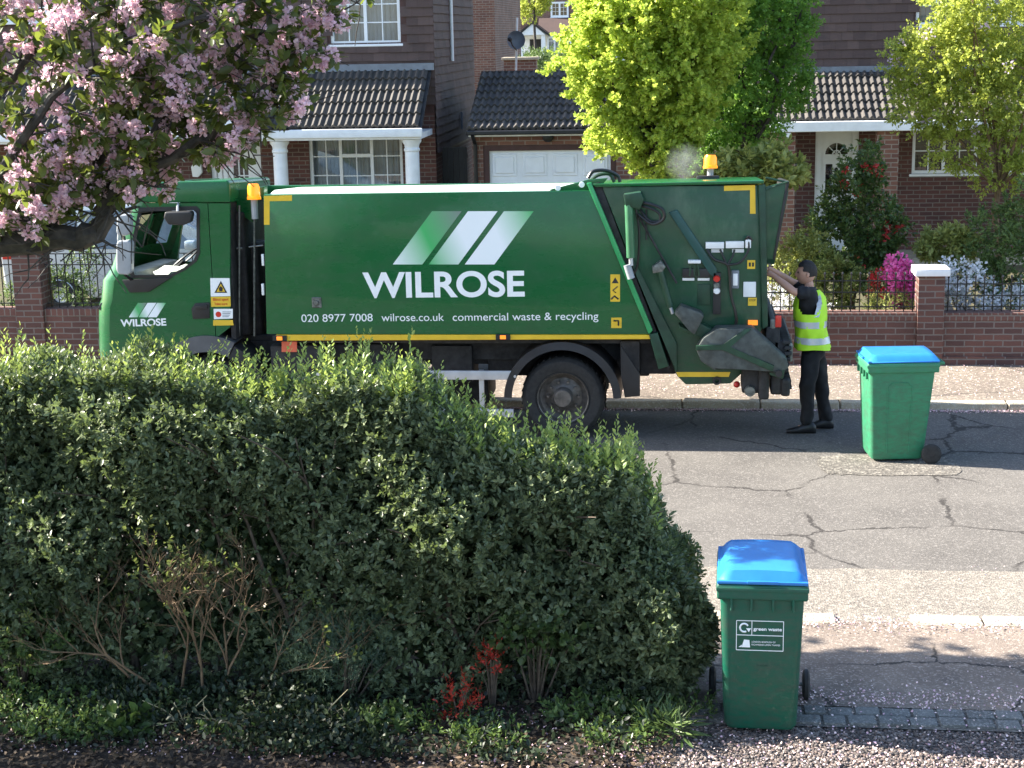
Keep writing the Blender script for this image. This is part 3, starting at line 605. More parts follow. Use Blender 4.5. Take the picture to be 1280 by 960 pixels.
MB().box((at(962, 152, RY-1.5).x+.02, RY-1.498, PE.z-.16), (rX1, RY-.002, PE.z-.08)).build('soffit', M['whitepaint'], hR)
MB().box((at(975, 90, RY-.1).x, RY-.14, PT.z-.03), (rX1, RY-.036, PT.z+.07)).build('flashing', M['lead'], hR)
for (a, b) in ((968, 994), (1096, 1123)):
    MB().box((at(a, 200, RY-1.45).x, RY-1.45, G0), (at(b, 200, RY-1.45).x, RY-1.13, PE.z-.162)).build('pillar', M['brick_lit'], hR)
# the front door: white frame, leaf with a fan light and two tall lights
fr = .1; mb = MB(); mb.box((da, RY+.03, G0), (da+fr, RY+.12, dtop)); mb.box((db-fr, RY+.03, G0), (db, RY+.12, dtop)); mb.box((da+fr, RY+.031, dtop-.08), (db-fr, RY+.119, dtop)); mb.build('door_frame', M['upvc'], hR)
la, lb = da+fr, db-fr; lw = lb-la; lz = dtop-.08; cxm = (la+lb)/2
fan = [(cxm+lw*.36*math.cos(t), lz-.38+lw*.36*math.sin(t)) for t in np.linspace(0, PI, 15)]
h1 = rect(cxm-lw*.34, cxm-lw*.12, lz-1.0, lz-.55); h2 = rect(cxm+lw*.12, cxm+lw*.34, lz-1.0, lz-.55)
dl = plate('front_door', rect(la, lb, G0, lz), [fan, h1, h2], RY+.07, .05, M['upvc'], hR)
mb = MB(); mb.quad((la+.02, RY+.1, lz-1.05), (lb-.02, RY+.1, lz-1.05), (lb-.02, RY+.1, lz-.08), (la+.02, RY+.1, lz-.08)); mb.build('pane', M['wglass'], dl, flat=True)
mb = MB()
for t in (PI*.25, PI*.5, PI*.75): mb.tube([(cxm, RY+.075, lz-.38), (cxm+lw*.35*math.cos(t), RY+.075, lz-.38+lw*.35*math.sin(t))], .009, 6)
mb.lathe([(lw*.14, -.01), (lw*.14, .01), (lw*.1, .01), (lw*.1, -.01)], (cxm, RY+.078, lz-.38), 'Y', 16, True, 0, PI); mb.build('fan_bars', M['upvc'], dl)
MB().ball((cxm, RY+.05, lz-.66), .035, 2, (1, .5, 1.6)).build('knocker', M['iron'], dl)
p = at(975, 165, RY-1.6); MB().box((p.x+.1, RY-1.56, p.z-.14), (p.x+.18, RY-1.46, p.z-.02), .01).build('porch_lamp', M['whiteplas'], hR)
MB().box((rX0, RY-1.1, G0), (rX1, RY-.01, G0+.12)).build('door_step', M['kerb'], hR)
# ---- pale low wall / planter along the right house front
# ---- brick yard wall behind the garage roof and a second brick house beyond
yw = thing('yard_wall', 'short brick wall with stone coping seen over the garage roof', 'wall', (at(650, 80, 40).x, 40, 0))
a, b = at(630, 90, 40).x, at(670, 90, 40).x; z = at(655, 75, 40).z
MB().box((a, 40, 0), (b, 40.4, z)).build('brickwork', M['brick_lit'], yw); MB().box((a-.05, 39.95, z+.001), (b+.05, 40.45, z+.07), .01).build('coping', M['kerb'], yw)
bh = thing('rear_brick_house', 'red brick house side just past the satellite dish pole', 'house', (at(630, 40, 52).x, 52, 0))
bx = at(651, 40, 60).x; MB().box((bx-6, 52, 0), (bx, 60, 8)).build('wall', M['brick_lit'], bh)
MB().hexa([(bx-6, 51.7, 8), (bx+.1, 51.7, 8), (bx+.1, 60, 8), (bx-6, 60, 8), (bx-6, 55, 10), (bx+.1, 55, 10), (bx+.1, 57, 10), (bx-6, 57, 10)]).build('roof', M['rooftile'], bh)
# distant house
DY = 118.0; sheet('far_slope', -40, 60, 62, 300, 1.1, M['lawn'])
def dp(px, py, Y=DY): p = at(px, py, Y); return p.x, p.z
dh = thing('distant_house', 'distant house with white gabled porch and white bay windows', 'house', (dp(700, 90)[0], DY, 1.1))
x0, _ = dp(640, 50); x1, _ = dp(840, 50); zw = dp(700, 22)[1]; ztop = dp(700, -40)[1]
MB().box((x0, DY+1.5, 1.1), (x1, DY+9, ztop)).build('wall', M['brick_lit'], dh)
MB().hexa([(x0, DY+1, ztop), (x1, DY+1, ztop), (x1, DY+9.5, ztop), (x0, DY+9.5, ztop), (x0, DY+4, ztop+3), (x1, DY+4, ztop+3), (x1, DY+6, ztop+3), (x0, DY+6, ztop+3)]).build('roof', M['rooftile'], dh)
zl = dp(700, 43)[1]; mb = MB(); xa = dp(672, 40)[0]; mb.hexa([(xa, DY-.3, zl), (x1, DY-.3, zl), (x1, DY+1.5, zl), (xa, DY+1.5, zl), (xa, DY+1.2, zw), (x1, DY+1.2, zw), (x1, DY+1.5, zw), (xa, DY+1.5, zw)]); mb.build('lean_to_roof', M['tilehang'], dh)
for (a, b, c, d) in ((686, 709, 2, 21), (684, 703, 46, 66), (703, 725, 46, 70)):
    X0, Z1 = dp(a, c); X1, Z0 = dp(b, d); window(dh, X0, X1, Z0, Z1, DY+(1.4 if c < 10 else -.2), 2 if b-a < 24 and c < 10 else 2, (2, 3), False, [0, 1] if c > 10 else None, .13)
MB().box((dp(684, 50)[0], DY-.1, 1.1), (x1, DY+1.45, zl-.02)).build('bay_wall', M['whitepaint'], dh)
(X0, Z0), (X1, _), (_, Z1) = dp(651, 44), dp(684, 44), dp(668, 30); mb = MB(); mb.prism([(X0, Z0), (X1, Z0), ((X0+X1)/2, Z1)], DY-1.2, DY+1.4); mb.build('porch_gable', M['whitepaint'], dh)
mb = MB(); cx = (X0+X1)/2
for sg, e in ((1, X1+.25), (-1, X0-.25)): mb.hexa([(cx, DY-1.3, Z1+.02), (e, DY-1.3, Z0-.1), (e, DY+1.4, Z0-.1), (cx, DY+1.4, Z1+.02), (cx, DY-1.3, Z1+.15), (e, DY-1.3, Z0+.05), (e, DY+1.4, Z0+.05), (cx, DY+1.4, Z1+.15)])
mb.build('porch_roof', M['iron'], dh)
mb = MB()
for e in (X0+.15, X1-.2): mb.box((e-.14, DY-1.1, 1.1), (e+.14, DY-.8, Z0-.01))
mb.build('porch_post', M['whitepaint'], dh)
X0, Z0 = dp(660, 66); X1, Z1 = dp(674, 49); MB().box((X0, DY+1.4, 1.2), (X1, DY+1.48, Z1)).build('front_door', M['dark'], dh)
MB().box((dp(651, 49)[0], DY+1.42, 1.1), (dp(684, 49)[0], DY+1.47, Z1+.4)).build('porch_back', M['whitepaint'], dh)
#%%WALLS
# ------------------------------------------------------------------ garden walls, piers and railings
def gwall(name, label, x0, x1, ztop):
    t = thing(name, label, 'garden wall', ((x0+x1)/2, WY, PW)); MB().box((x0, WY, PW-.05), (x1, WY+.22, ztop-.1)).build('brickwork', M['brick_wall'], t)
    MB().box((x0, WY-.004, ztop-.099), (x1, WY+.224, ztop), .006, 1).build('brick_on_edge_cap', M['soldier'], t); MB().box((x0, WY-.03, PW-.04), (x1, WY-.001, PW+.1), .004, 1).build('plinth', M['brick_wall'], t)
    return t
def pier(label, pa, pb, pt, cap, group='brick gate piers'):
    a, b = at(pa, 370, WY-.04).x, at(pb, 370, WY-.04).x; zt = at((pa+pb)/2, pt, WY-.04).z
    t = thing('brick_pier', label, 'pier', ((a+b)/2, WY, PW)); MB().box((a, WY-.04, PW), (b, WY-.04+(b-a), zt)).build('brickwork', M['brick_wall'], t)
    if cap: MB().box((a-.05, WY-.09, zt+.001), (b+.05, WY+.01+(b-a), zt+.09), .012).build('cap', M['whitepaint'], t)
    return a, b, zt
def railing(label, x0, x1, z0, z1, tips=False, step=.105):
    t = thing('iron_railing', label, 'railing', ((x0+x1)/2, WY+.11, z0), 'iron railings on the garden walls'); y = WY+.11
    for za, zb in ((z1-.012, z1), (z1-.152, z1-.14), (z0+.05, z0+.062)): MB().box((x0, y-.012, za), (x1, y+.012, zb)).build('rail', M['iron'], t)
    x = x0+step/2; mb = MB(); mb.tube([(x, y, z0), (x, y, z1+(.07 if tips else .0))], .0075, 6)
    if tips: mb.ball((x, y, z1+.08), .016, 1, (1, 1, 1.6))
    b = mb.build('bar', M['iron'], t); x += step
    while x < x1: c = b.copy(); COL.objects.link(c); c.parent = t; c.location.x = x-x0-step/2; x += step
    return t
zR = at(1100, 391, WY).z; zL = at(90, 386, WY).z
a1, b1, zp1 = pier('brick pier with a white cap behind the far green bin', 1148, 1181, 345, True)
a0, b0, zp0 = pier('tall brick pier without cap left of the green cab', 18, 52, 314, False)
xL = at(-150, 386, WY).x
gwall('garden_wall', 'brown brick garden wall left of the lone tall pier', xL, a0, zL)
gwall('garden_wall', 'brown brick garden wall between the tall pier and the truck cab', b0, at(905, 391, WY).x-.02, zL)
gwall('garden_wall', 'red brown brick wall behind the worker in the yellow vest', at(905, 391, WY).x, a1, zR)
gwall('garden_wall', 'red brown brick wall right of the white capped pier', b1, at(1480, 386, WY).x, zR)
railing('black iron railing on the wall left of the tall brick pier', xL, a0-.01, zL, at(5, 318, WY).z)
railing('black iron railing in front of the silver car', b0+.01, at(330, 386, WY).x, zL, at(90, 318, WY).z)
railing('black iron railing between worker and white capped pier', at(905, 391, WY).x, a1-.01, zR, at(1100, 352, WY).z, True)
railing('black iron railing right of the white capped pier', b1+.01, at(1480, 386, WY).x, zR, at(1230, 356, WY).z, True)
# ------------------------------------------------------------------ silver car behind the left railings
CY0, CY1 = 22.6, 24.3
def car():
    t = thing('parked_car', 'silver people carrier with a tall red tail lamp behind the left railings', 'car', (at(170, 390, CY0).x, (CY0+CY1)/2, G0))
    x0 = at(4, 350, CY0).x; L = 4.3; z = G0
    side = [(0, .45), (0, .95), (.05, 1.25), (.28, 1.58), (.6, 1.68), (2.2, 1.66), (2.7, 1.5), (3.3, 1.05), (4.0, .88), (4.25, .72), (4.3, .4), (4.1, .28), (3.85, .26), (3.8, .45), (3.62, .62), (3.4, .67), (3.18, .62), (3.0, .45), (2.95, .26), (1.3, .26), (1.25, .45), (1.07, .62), (.85, .67), (.63, .62), (.45, .45), (.4, .26), (.15, .28)]
    MB().prism([(x0+a, z+b) for a, b in side], CY0, CY1, .05, 3).build('body', M['silver'], t)
    for (a, b, c, d) in (((.5, 1.02), (.62, 1.54), (1.2, 1.57), (1.22, 1.0)), ((1.3, 1.0), (1.28, 1.57), (2.1, 1.56), (2.15, .99)), ((2.22, .99), (2.18, 1.56), (2.55, 1.45), (2.98, 1.0))):
        MB().prism([(x0+p[0], z+p[1]) for p in (a, b, c, d)], CY0-.006, CY0+.01, .004, 1).build('window', mat('sky_tinted_glass', (.16, .21, .27), .15), t)  # blue-grey sky reflection put into the glass colour
    MB().prism([(x0+.02, z+.85), (x0+.06, z+1.3), (x0+.2, z+1.5), (x0+.27, z+1.45), (x0+.17, z+1.2), (x0+.16, z+.85)], CY0-.01, CY0+.05, .01).build('tail_lamp', M['red'], t)
    MB().prism([(x0+3.75, z+.72), (x0+3.85, z+.85), (x0+4.2, z+.78), (x0+4.22, z+.66)], CY0-.01, CY0+.05, .01).build('headlamp', M['upvc'], t)
    for cx in (.85, 3.4):
        for y, s in ((CY0+.02, 1), (CY1-.2, 1)):
            w = MB().lathe([(.12, .0), (.24, 0), (.29, .02), (.31, .05), (.31, .15), (.29, .18), (.12, .18)], (x0+cx, y, z+.31), 'Y', 28, True).build('wheel', M['rubber'], t)
            MB().lathe([(.0, .01), (.06, .0), (.08, .04), (.2, .03), (.225, -.005), (.235, .0), (.235, .1), (0, .1)], (x0+cx, y, z+.31), 'Y', 24).build('rim', M['alu'], w)
    MB().box((x0+2.85, CY0-.16, z+1.0), (x0+3.0, CY0-.01, z+1.13), .03).build('door_mirror', M['silver'], t)
    for cx in (1.26, 2.18): MB().box((x0+cx-.15, CY0-.015, z+.86), (x0+cx+.0, CY0+.005, z+.89), .006).build('door_handle', M['silver'], t)
car()
#%%TRUCK
# ------------------------------------------------------------------ the refuse truck
YT = 15.88; YB = 17.55
tr = thing('refuse_truck', 'large green waste collection truck with white lettering and grey tail lift', 'truck', (at(560, 540, YT).x, (YT+YB)/2, 0))
P = lambda x, y, d=0: at(x, y, YT+d)
def XZ(pts, d=0): return [(P(x, y, d).x, P(x, y, d).z) for x, y in pts]
# body: side panel, chamfered shoulder, roof
body = MB().ppx([(329, 243), (739, 238), (815, 418), (333, 418)], YT, YB, .015, 2).build('body', M['green'], tr)
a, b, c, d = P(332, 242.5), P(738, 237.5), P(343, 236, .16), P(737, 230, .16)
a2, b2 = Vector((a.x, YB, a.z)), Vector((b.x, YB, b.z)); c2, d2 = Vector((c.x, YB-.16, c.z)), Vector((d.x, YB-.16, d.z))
MB().hexa([a+Vector((0, .002, -.03)), b+Vector((0, .002, -.03)), b2, a2, c, d, d2, c2], .012).build('shoulder', mat('roof_edge_highlight', (.5, .56, .5), .4), tr)  # bright highlight along the roof edge, painted as a pale shoulder colour
a, b = P(335, 240, 1.3), P(745, 234, 1.3); zr = P(500, 237.5, .16).z; MB().box((a.x, YB-.4, zr-.05), (b.x, YB-.3, zr+.045), .012).build('roof_rail', M['green'], tr)
MB().ppx([(686, 237), (735, 224), (760, 222), (745, 240)], YT+.04, YT+.1, .008).build('roof_bracket', M['green'], tr)
for p in ((727, 231), (697, 235)): q = P(*p); MB().lathe([(0, -.012), (.028, -.012), (.03, .0), (0, .0)], (q.x, YT+.038, q.z), 'Y', 14).build('bracket_bolt', M['white'], tr)
MB().ppx([(345, 418.5), (814, 418.5), (817, 424), (345, 426)], YT-.002, YB, .004, 1).build('lower_stripe', M['yellow'], tr)
def tapes(ptss, Y, name='corner_tape', m='yellow', th=.002):
    for pts in ptss:
        q = [at(x, y, Y) for x, y in pts]; MB().prism([(p.x, p.z) for p in q], Y-th, Y-.0004).build(name, M[m], tr)
tapes([[(330, 245), (365, 244), (365, 251), (337, 251.5), (337, 281), (330, 281)]], YT)
# logo: three slanted bars with a printed metallic fade
def fade(name, cols, x0, x1):
    m, t, b = nm(name); g = N(t, 'ShaderNodeTexCoord'); s = N(t, 'ShaderNodeSeparateXYZ'); t.links.new(g.outputs['Object'], s.inputs[0])
    a = N(t, 'ShaderNodeMath', operation='MULTIPLY_ADD'); t.links.new(s.outputs[2], a.inputs[0]); a.inputs[1].default_value = .45; t.links.new(s.outputs[0], a.inputs[2])
    f = ramp(t, a.outputs[0], x0, x1); r = N(t, 'ShaderNodeValToRGB')
    for i, c in enumerate(cols):
        e = r.color_ramp.elements[i] if i < 2 else r.color_ramp.elements.new(.99); e.position = i/(len(cols)-1); e.color = rgb(c)
    t.links.new(f, r.inputs[0]); t.links.new(r.outputs[0], b.inputs['Base Color']); b.inputs['Roughness'].default_value = .35; return m
W_, Gm, Gy = (.8, .85, .88), (.06, .42, .13), (.2, .24, .23)
def bars(y0, y1, xs, w, sh, Y, nameset):
    for i, (x, cols) in enumerate(zip(xs, ((W_, Gm, Gy), (Gm, W_, W_), (W_, W_, Gm)))):
        q = [at(a, b, Y) for a, b in ((x, y1), (x+w, y1), (x+w+sh, y0), (x+sh, y0))]; ox = ORG[tr.name].x
        m = fade(nameset+str(i), cols, q[0].x-ox+.45*q[0].z, q[2].x-ox+.45*q[2].z)
        MB().prism([(p.x, p.z) for p in q], Y-.0025, Y-.0004).build('logo_bar', m, body if Y == YT else door)
bars(264, 330.5, (491, 536, 581), 37, 49, YT, 'logo_fade_')
lt = text('lettering', 'WILROSE', P(454, 371.5, -.0005), P(656, 369.5, -.0005), .262, M['white'], body, .026)
text('lettering', '020 8977 7008', P(377, 402.5, -.0005), P(466, 401.5, -.0005), .083, M['white'], body)
text('lettering', 'wilrose.co.uk', P(477, 401.5, -.0005), P(555, 401, -.0005), .083, M['white'], body)
text('lettering', 'commercial waste & recycling', P(566, 401, -.0005), P(748, 399.5, -.0005), .083, M['white'], body)
q = P(396, 378); MB().box((q.x-.05, YT-.012, q.z-.055), (q.x+.05, YT-.0005, q.z+.055), .006, 1).lathe([(0, -.03), (.02, -.03), (.026, -.013), (0, -.013)], (q.x, YT, q.z), 'Y', 12).build('lock_plate', M['steel'], tr)
# hazard sticker and small pictogram sticker
st = MB().prism(XZ([(763, 343), (775, 343), (775, 377), (763, 377)]), YT-.002, YT-.0004).build('warning_sticker', M['yellow'], tr)
mb = MB(); q = P(769, 351, -.003); mb.prism([(q.x-.035, q.z-.025), (q.x+.035, q.z-.025), (q.x, q.z+.035)], YT-.003, YT-.0022)
mb.tube([P(772, 358, -.003), P(766, 363, -.003), P(770, 366, -.003)], .006, 4); mb.tube([P(764, 374, -.003), P(768, 370, -.003), P(773, 374, -.003)], .009, 4); mb.build('pictogram', M['black'], st)
st = MB().prism(XZ([(764, 397), (777, 397), (777, 410), (764, 410)]), YT-.002, YT-.0004).build('pictogram_sticker', M['yellow'], tr)
MB().tube([P(767, 401, -.003), P(773, 401, -.003), P(773, 407, -.003)], .009, 4).build('pictogram', M['black'], st)
for px_, py_ in ((350, 422.5), (629, 421)):
    q = P(px_, py_); h = MB().box((q.x-.075, YT-.02, q.z-.028), (q.x+.075, YT-.003, q.z+.028), .004, 1).build('marker_housing', M['black'], tr); MB().box((q.x-.03, YT-.028, q.z-.02), (q.x+.03, YT-.0205, q.z+.02), .004).build('marker_lens', M['orange'], h)
MB().prism(XZ([(352, 427), (371, 427), (371, 440), (352, 440)], .05), YT+.05, YT+.06).build('red_plate', mat('red_orange_plate', (.6, .12, .06), .5), tr)
def dusty(m):
    t = m.node_tree; b = t.nodes['Principled BSDF']; src = b.inputs['Base Color'].links[0].from_socket; g = N(t, 'ShaderNodeTexCoord'); mp = N(t, 'ShaderNodeMapping'); mp.inputs['Rotation'].default_value = (0, R(25), 0); mp.inputs['Scale'].default_value = (1.6, 1.6, .8); t.links.new(g.outputs['Object'], mp.inputs[0])
    f = ramp(t, noise(t, 2.2, 5, mp.outputs[0], .6), .5, .72); mu = N(t, 'ShaderNodeMath', operation='MULTIPLY'); mu.inputs[1].default_value = .45; t.links.new(f, mu.inputs[0])
    t.links.new(mixc(t, mu.outputs[0], src, (.11, .17, .11, 1)), b.inputs['Base Color'])
dusty(M['green2'])
# slanted joint between body and tailgate
MB().ppx([(733, 229), (739, 228.5), (816, 413), (811, 418)], YT-.03, YT+.06, .008).build('slanted_rim', mat('bright_green_edge', (.03, .3, .1), .3), tr)
MB().ppx([(811, 418), (822, 416), (836, 458), (823, 462)], YT-.03, YT+.1, .01).build('lower_rim', M['dgreen'], tr)
MB().ppx([(739, 230), (750, 227), (838, 460), (834, 462)], YT+.03, YT+.3, .01).build('joint_channel', M['chassis'], tr)
# tailgate
tg = MB().ppx([(752, 233), (948, 231), (952, 300), (953, 410), (933, 462), (913, 480), (857, 481), (846, 470)], YT+.02, YB-.02, .02, 2).build('tailgate', M['green2'], tr)
MB().ppx([(738, 230), (955, 225.5), (955, 229.5), (745, 234)], YT-.02, YB, .012).build('top_rail', M['green'], tg)
MB().ppx([(948, 231), (957, 231), (960, 408), (953, 412)], YT-.015, YT+.09, .012).build('rear_post', M['dgreen'], tg)
MB().ppx([(946, 236), (986, 226), (968, 324), (947, 322)], YT+.03, YT+.08, .006).build('hopper_wing', M['green2'], tg)
MB().ppx([(946, 236), (986, 226), (968, 324), (947, 322)], YB-.1, YB-.05, .006).build('hopper_wing', M['green2'], tg)
MB().ppx([(983, 227), (987, 226), (969, 325), (966, 324)], YT+.02, YB-.04, .006).build('hopper_flap', M['black'], tg)
MB().tube([P(957, 222, 0), P(962, 223, 0), P(985, 228, .02)], .012, 6).tube([P(948, 244, .0), P(960, 236, .0), P(984, 227, .0)], .009, 6).build('wing_stay', M['dgreen'], tg)
tapes([[(905, 232), (944, 231), (944.5, 267), (937.5, 267), (937.5, 237.5), (905, 238.5)]], YT+.02)
tapes([[(845, 465), (913, 465), (911, 471), (848, 471)]], YT+.02, 'lower_tape')
MB().ppx([(836, 266), (846, 262), (896, 336), (896, 348), (888, 344)], YT-.03, YT+.02, .01).build('guide_rail', mat('teal_green_rail', (.008, .06, .055), .4), tg)
MB().ppx([(795, 330), (846, 430), (846, 466), (835, 440), (784, 318)], YT-.01, YT+.02, .004).build('stiffener', M['dgreen'], tg)
MB().tube([P(797, 268, -.03), P(846, 354, -.03)], .012, 6).tube([P(808, 262, -.03), P(808, 300, -.03)], .01, 6).build('stay_rod', M['chassis'], tg)
# rams and hoses
ram = MB().tube([P(786, 256, -.12), P(788.5, 322, -.12)], .042, 16).build('hydraulic_ram', mat('ram_green', (.05, .16, .08), .3), tr)
MB().tube([P(788.5, 322, -.12), P(789, 332, -.12)], .022, 12).build('ram_rod', M['alu'], ram); MB().tube([P(784, 331, -.12), P(789, 348, -.12)], .038, 14).build('ram_foot', M['mirrorg'], ram)
MB().ppx([(779, 243), (801, 240), (805, 250), (800, 262), (782, 258)], YT-.16, YT+.02, .015).build('ram_bracket', M['dgreen'], tr)
ram = MB().tube([P(824, 334, -.06), P(838, 384, -.06)], .034, 14).build('hydraulic_ram', M['dgreen'], tr); MB().tube([P(838, 384, -.06), P(841, 392, -.06)], .018, 10).build('ram_rod', M['alu'], ram)
MB().ppx([(815, 334), (826, 326), (832, 334), (828, 340), (816, 342)], YT-.1, YT+.01, .01).build('ram_bracket', M['steel'], tr)
def hose(pts, r, m='hose', parent=None, n=24, name='hose'):
    c = []; pts = [Vector(p) for p in pts]
    for i in range(len(pts)-1):
        p0, p1, p2, p3 = pts[max(i-1, 0)], pts[i], pts[i+1], pts[min(i+2, len(pts)-1)]
        for k in range(6):
            t = k/6; c.append(.5*((2*p1)+(p2-p0)*t+(2*p0-5*p1+4*p2-p3)*t*t+(3*p1-p0-3*p2+p3)*t**3))
    c.append(pts[-1]); return MB().tube(c, r, 8).build(name, M[m], parent or tr)
hose([P(793, 252, -.08), P(812, 255, -.14), P(828, 262, -.16), P(829, 274, -.16), P(815, 280, -.14), P(798, 268, -.08)], .016)
hose([P(795, 256, -.08), P(812, 260, -.12), P(824, 267, -.13), P(824, 276, -.13), P(812, 276, -.12), P(800, 262, -.06)], .014)
hose([P(795, 262, -.05), P(799, 290, -.06), P(797, 330, -.05), P(790, 345, -.04)], .012)
hose([P(735, 222, .1), P(742, 213, .12), P(758, 212, .15), P(772, 218, .2), P(775, 226, .2)], .018)
hose([P(738, 224, .2), P(748, 217, .2), P(762, 216, .2), P(768, 226, .2)], .018, 'dgreen')
hose([P(884, 312, -.03), P(893, 324, -.06), P(908, 330, -.06), P(912, 342, -.05), P(914, 370, -.05), P(920, 395, -.05), P(916, 410, -.03), P(890, 414, -.02)], .015)
hose([P(908, 330, -.06), P(903, 318, -.05), P(900, 312, -.03)], .011); hose([P(910, 330, -.06), P(916, 320, -.05), P(918, 312, -.03)], .011); hose([P(910, 331, -.06), P(925, 328, -.07), P(935, 314, -.05), P(936, 302, -.04)], .012)
hose([P(932, 300, -.03), P(936, 296, -.05), P(940, 301, -.03)], .013)
# control gear on the tailgate
def pxbox(name, x0, y0, x1, y1, m, proud=.04, base=.02, parent=None, bev=.005):
    a, b = P(x0, y1, base), P(x1, y0, base); return MB().box((a.x, YT+base-proud, a.z), (b.x, YT+base-.0005, b.z), bev).build(name, M[m], parent or tg)
pxbox('terminal_box', 882, 302, 905, 310, 'whiteplas', .05); pxbox('terminal_box', 907, 301, 930, 309.5, 'whiteplas', .05); pxbox('terminal_box', 931.5, 298.5, 938.5, 309, 'whiteplas', .07)
for a in (889, 915): pxbox('label_plate', a, 311, a+15, 315.5, 'whiteplas', .015)
g = pxbox('work_lamp', 860, 324, 876, 328, 'whiteplas', .08)
MB().tube([P(864, 328, -.03), P(862, 345, -.02)], .01, 6).tube([P(872, 328, -.03), P(874, 345, -.02)], .01, 6).tube([P(868, 328, -.03), P(868, 345, -.02)], .01, 6).build('lamp_bracket', M['dgreen'], g)
for a in (853, 872): pxbox('button_panel', a, 335, a+15, 346, 'black', .045); pxbox('label_plate', a, 347, a+15, 350.5, 'whiteplas', .02)
sw = pxbox('switch_panel', 891, 340, 901, 392, 'black', .05)
for py_, m in ((348.5, 'red'), (356.5, 'steel'), (363.5, 'whiteplas')):
    q = P(896, py_, -.03); MB().lathe([(0, -.03), (.028, -.03), (.035, 0), (0, 0)], (q.x, YT-.031, q.z), 'Y', 16).build('push_button', M[m], sw)
pxbox('recess_panel', 872, 355, 888, 381, 'dgreen', .012, bev=.01)
ph = pxbox('control_pendant', 914, 337, 924, 360, 'lead', .05, bev=.015); pxbox('pendant_keys', 916, 341, 922, 356, 'whiteplas', .056, parent=ph)
sc = pxbox('side_sign', 929, 352, 945, 371, 'whiteplas', .012, bev=.004)
for (x0, y0, x1, y1) in ((934, 325, 944, 336), (935, 372, 946, 382), (935, 400, 947, 406)): pxbox('yellow_label' if y0 < 390 else 'rear_marker', x0, y0, x1, y1, 'yellow' if y0 < 390 else 'orange', .004 if y0 < 390 else .02, bev=0)
for x0 in (936, 940): pxbox('label_symbol', x0, 328, x0+2.5, 333, 'black', .006, bev=0)
text('label_text', 'STOP', P(936.5, 376.5, .0145), P(944.5, 376.5, .0145), .022, M['black'], tg); text('label_text', 'KEEP CLEAR', P(936, 380.5, .0145), P(945, 380.5, .0145), .018, M['black'], tg) if False else None
# bin lift: arm, big grey cover, motors
lift = MB().ppx([(843, 392), (851, 382), (876, 391), (880, 396), (868, 419), (860, 412)], YT-.2, YT-.02, .015).build('lift_arm', M['cover'], tr)
MB().ppx([(848, 405), (866, 417), (872, 402), (890, 412), (880, 424), (850, 412)], YT-.14, YT-.0, .01).build('arm_link', M['dgreen'], lift)
cov = MB().ppx([(870, 437), (879, 423), (896, 411), (941, 410.5), (984, 450), (986, 461), (968, 467), (921, 459), (893, 463), (876, 452)], YT-.26, YT-.03, .02).build('lift_cover', M['cover'], lift)
MB().ppx([(870, 432), (904, 431), (932, 411), (940, 411), (912, 434), (968, 457), (966, 465), (903, 437), (870, 438)], YT-.275, YT-.255, .004).build('cover_stripe', M['dgreen'], lift)
q = P(973, 465, -.2); MB().ppx([(963, 457), (982, 460), (979, 474), (962, 469)], YT-.25, YT-.1, .01).build('pivot_plate', M['dgreen'], lift); MB().lathe([(0, -.04), (.035, -.04), (.035, 0), (0, 0)], (q.x, YT-.251, q.z), 'Y', 14).build('pivot_pin', M['black'], lift)
for (x0, y0, x1, y1, d0, d1) in ((927, 460, 951, 492, -.1, .3), (948, 462, 962, 500, -.16, .1), (963, 468, 978, 494, -.1, .2), (976, 474, 988, 496, -.12, .0)):
    a, b = P(x0, y1, d0), P(x1, y0, d0); MB().box((a.x, YT+d0, a.z), (b.x, YT+d1, b.z), .03, 3).build('lift_motor', M['chassis'], lift)
q = P(937.5, 489, -.12); MB().lathe([(0, -.05), (.05, -.05), (.058, 0), (0, 0)], (q.x, YT-.1, q.z), 'Y', 18).build('motor_cap', M['steel'], lift)
q = P(921, 481, 0); MB().ball((q.x, YT+.02, q.z), .035, 2).build('drain_cap', M['red'], tr); q = P(896, 476); MB().lathe([(.022, 0), (.022, -.03), (.042, -.03), (.042, 0)], (q.x, YT+.018, q.z), 'Y', 18).build('tow_eye', M['chassis'], tr)
mb = MB()
for i in range(9):
    yy = 425 + i*7; a = P(982+2*math.sin(i), yy, .1); mb.box((a.x-.035, YT-.02, a.z-.022), (a.x+.04, YB-.1, a.z+.015), .006, 1)
mb.build('lift_comb', M['chassis'], lift)
for (x0, y0, x1, y1, m) in ((957, 408, 975, 440, 'chassis'), (962, 398, 970, 412, 'steel'), (966, 425, 984, 460, 'chassis'), (985, 428, 991, 452, 'steel')):
    a, b = P(x0, y1, .05), P(x1, y0, .05); MB().box((a.x, YT+.02, a.z), (b.x, YB-.15, b.z), .02).build('hopper_edge', M[m], tg)
q = P(973, 402, .0); MB().box((q.x-.03, YT-.0, q.z-.06), (q.x+.03, YT+.06, q.z+.06), .01).build('tail_lamp', M['red'], tr)
MB().box((P(957, 330).x, YT+.3, P(957, 405).z), (P(958, 330).x+.02, YB-.3, P(957, 325).z)).build('hopper_back', M['dark'], tg)
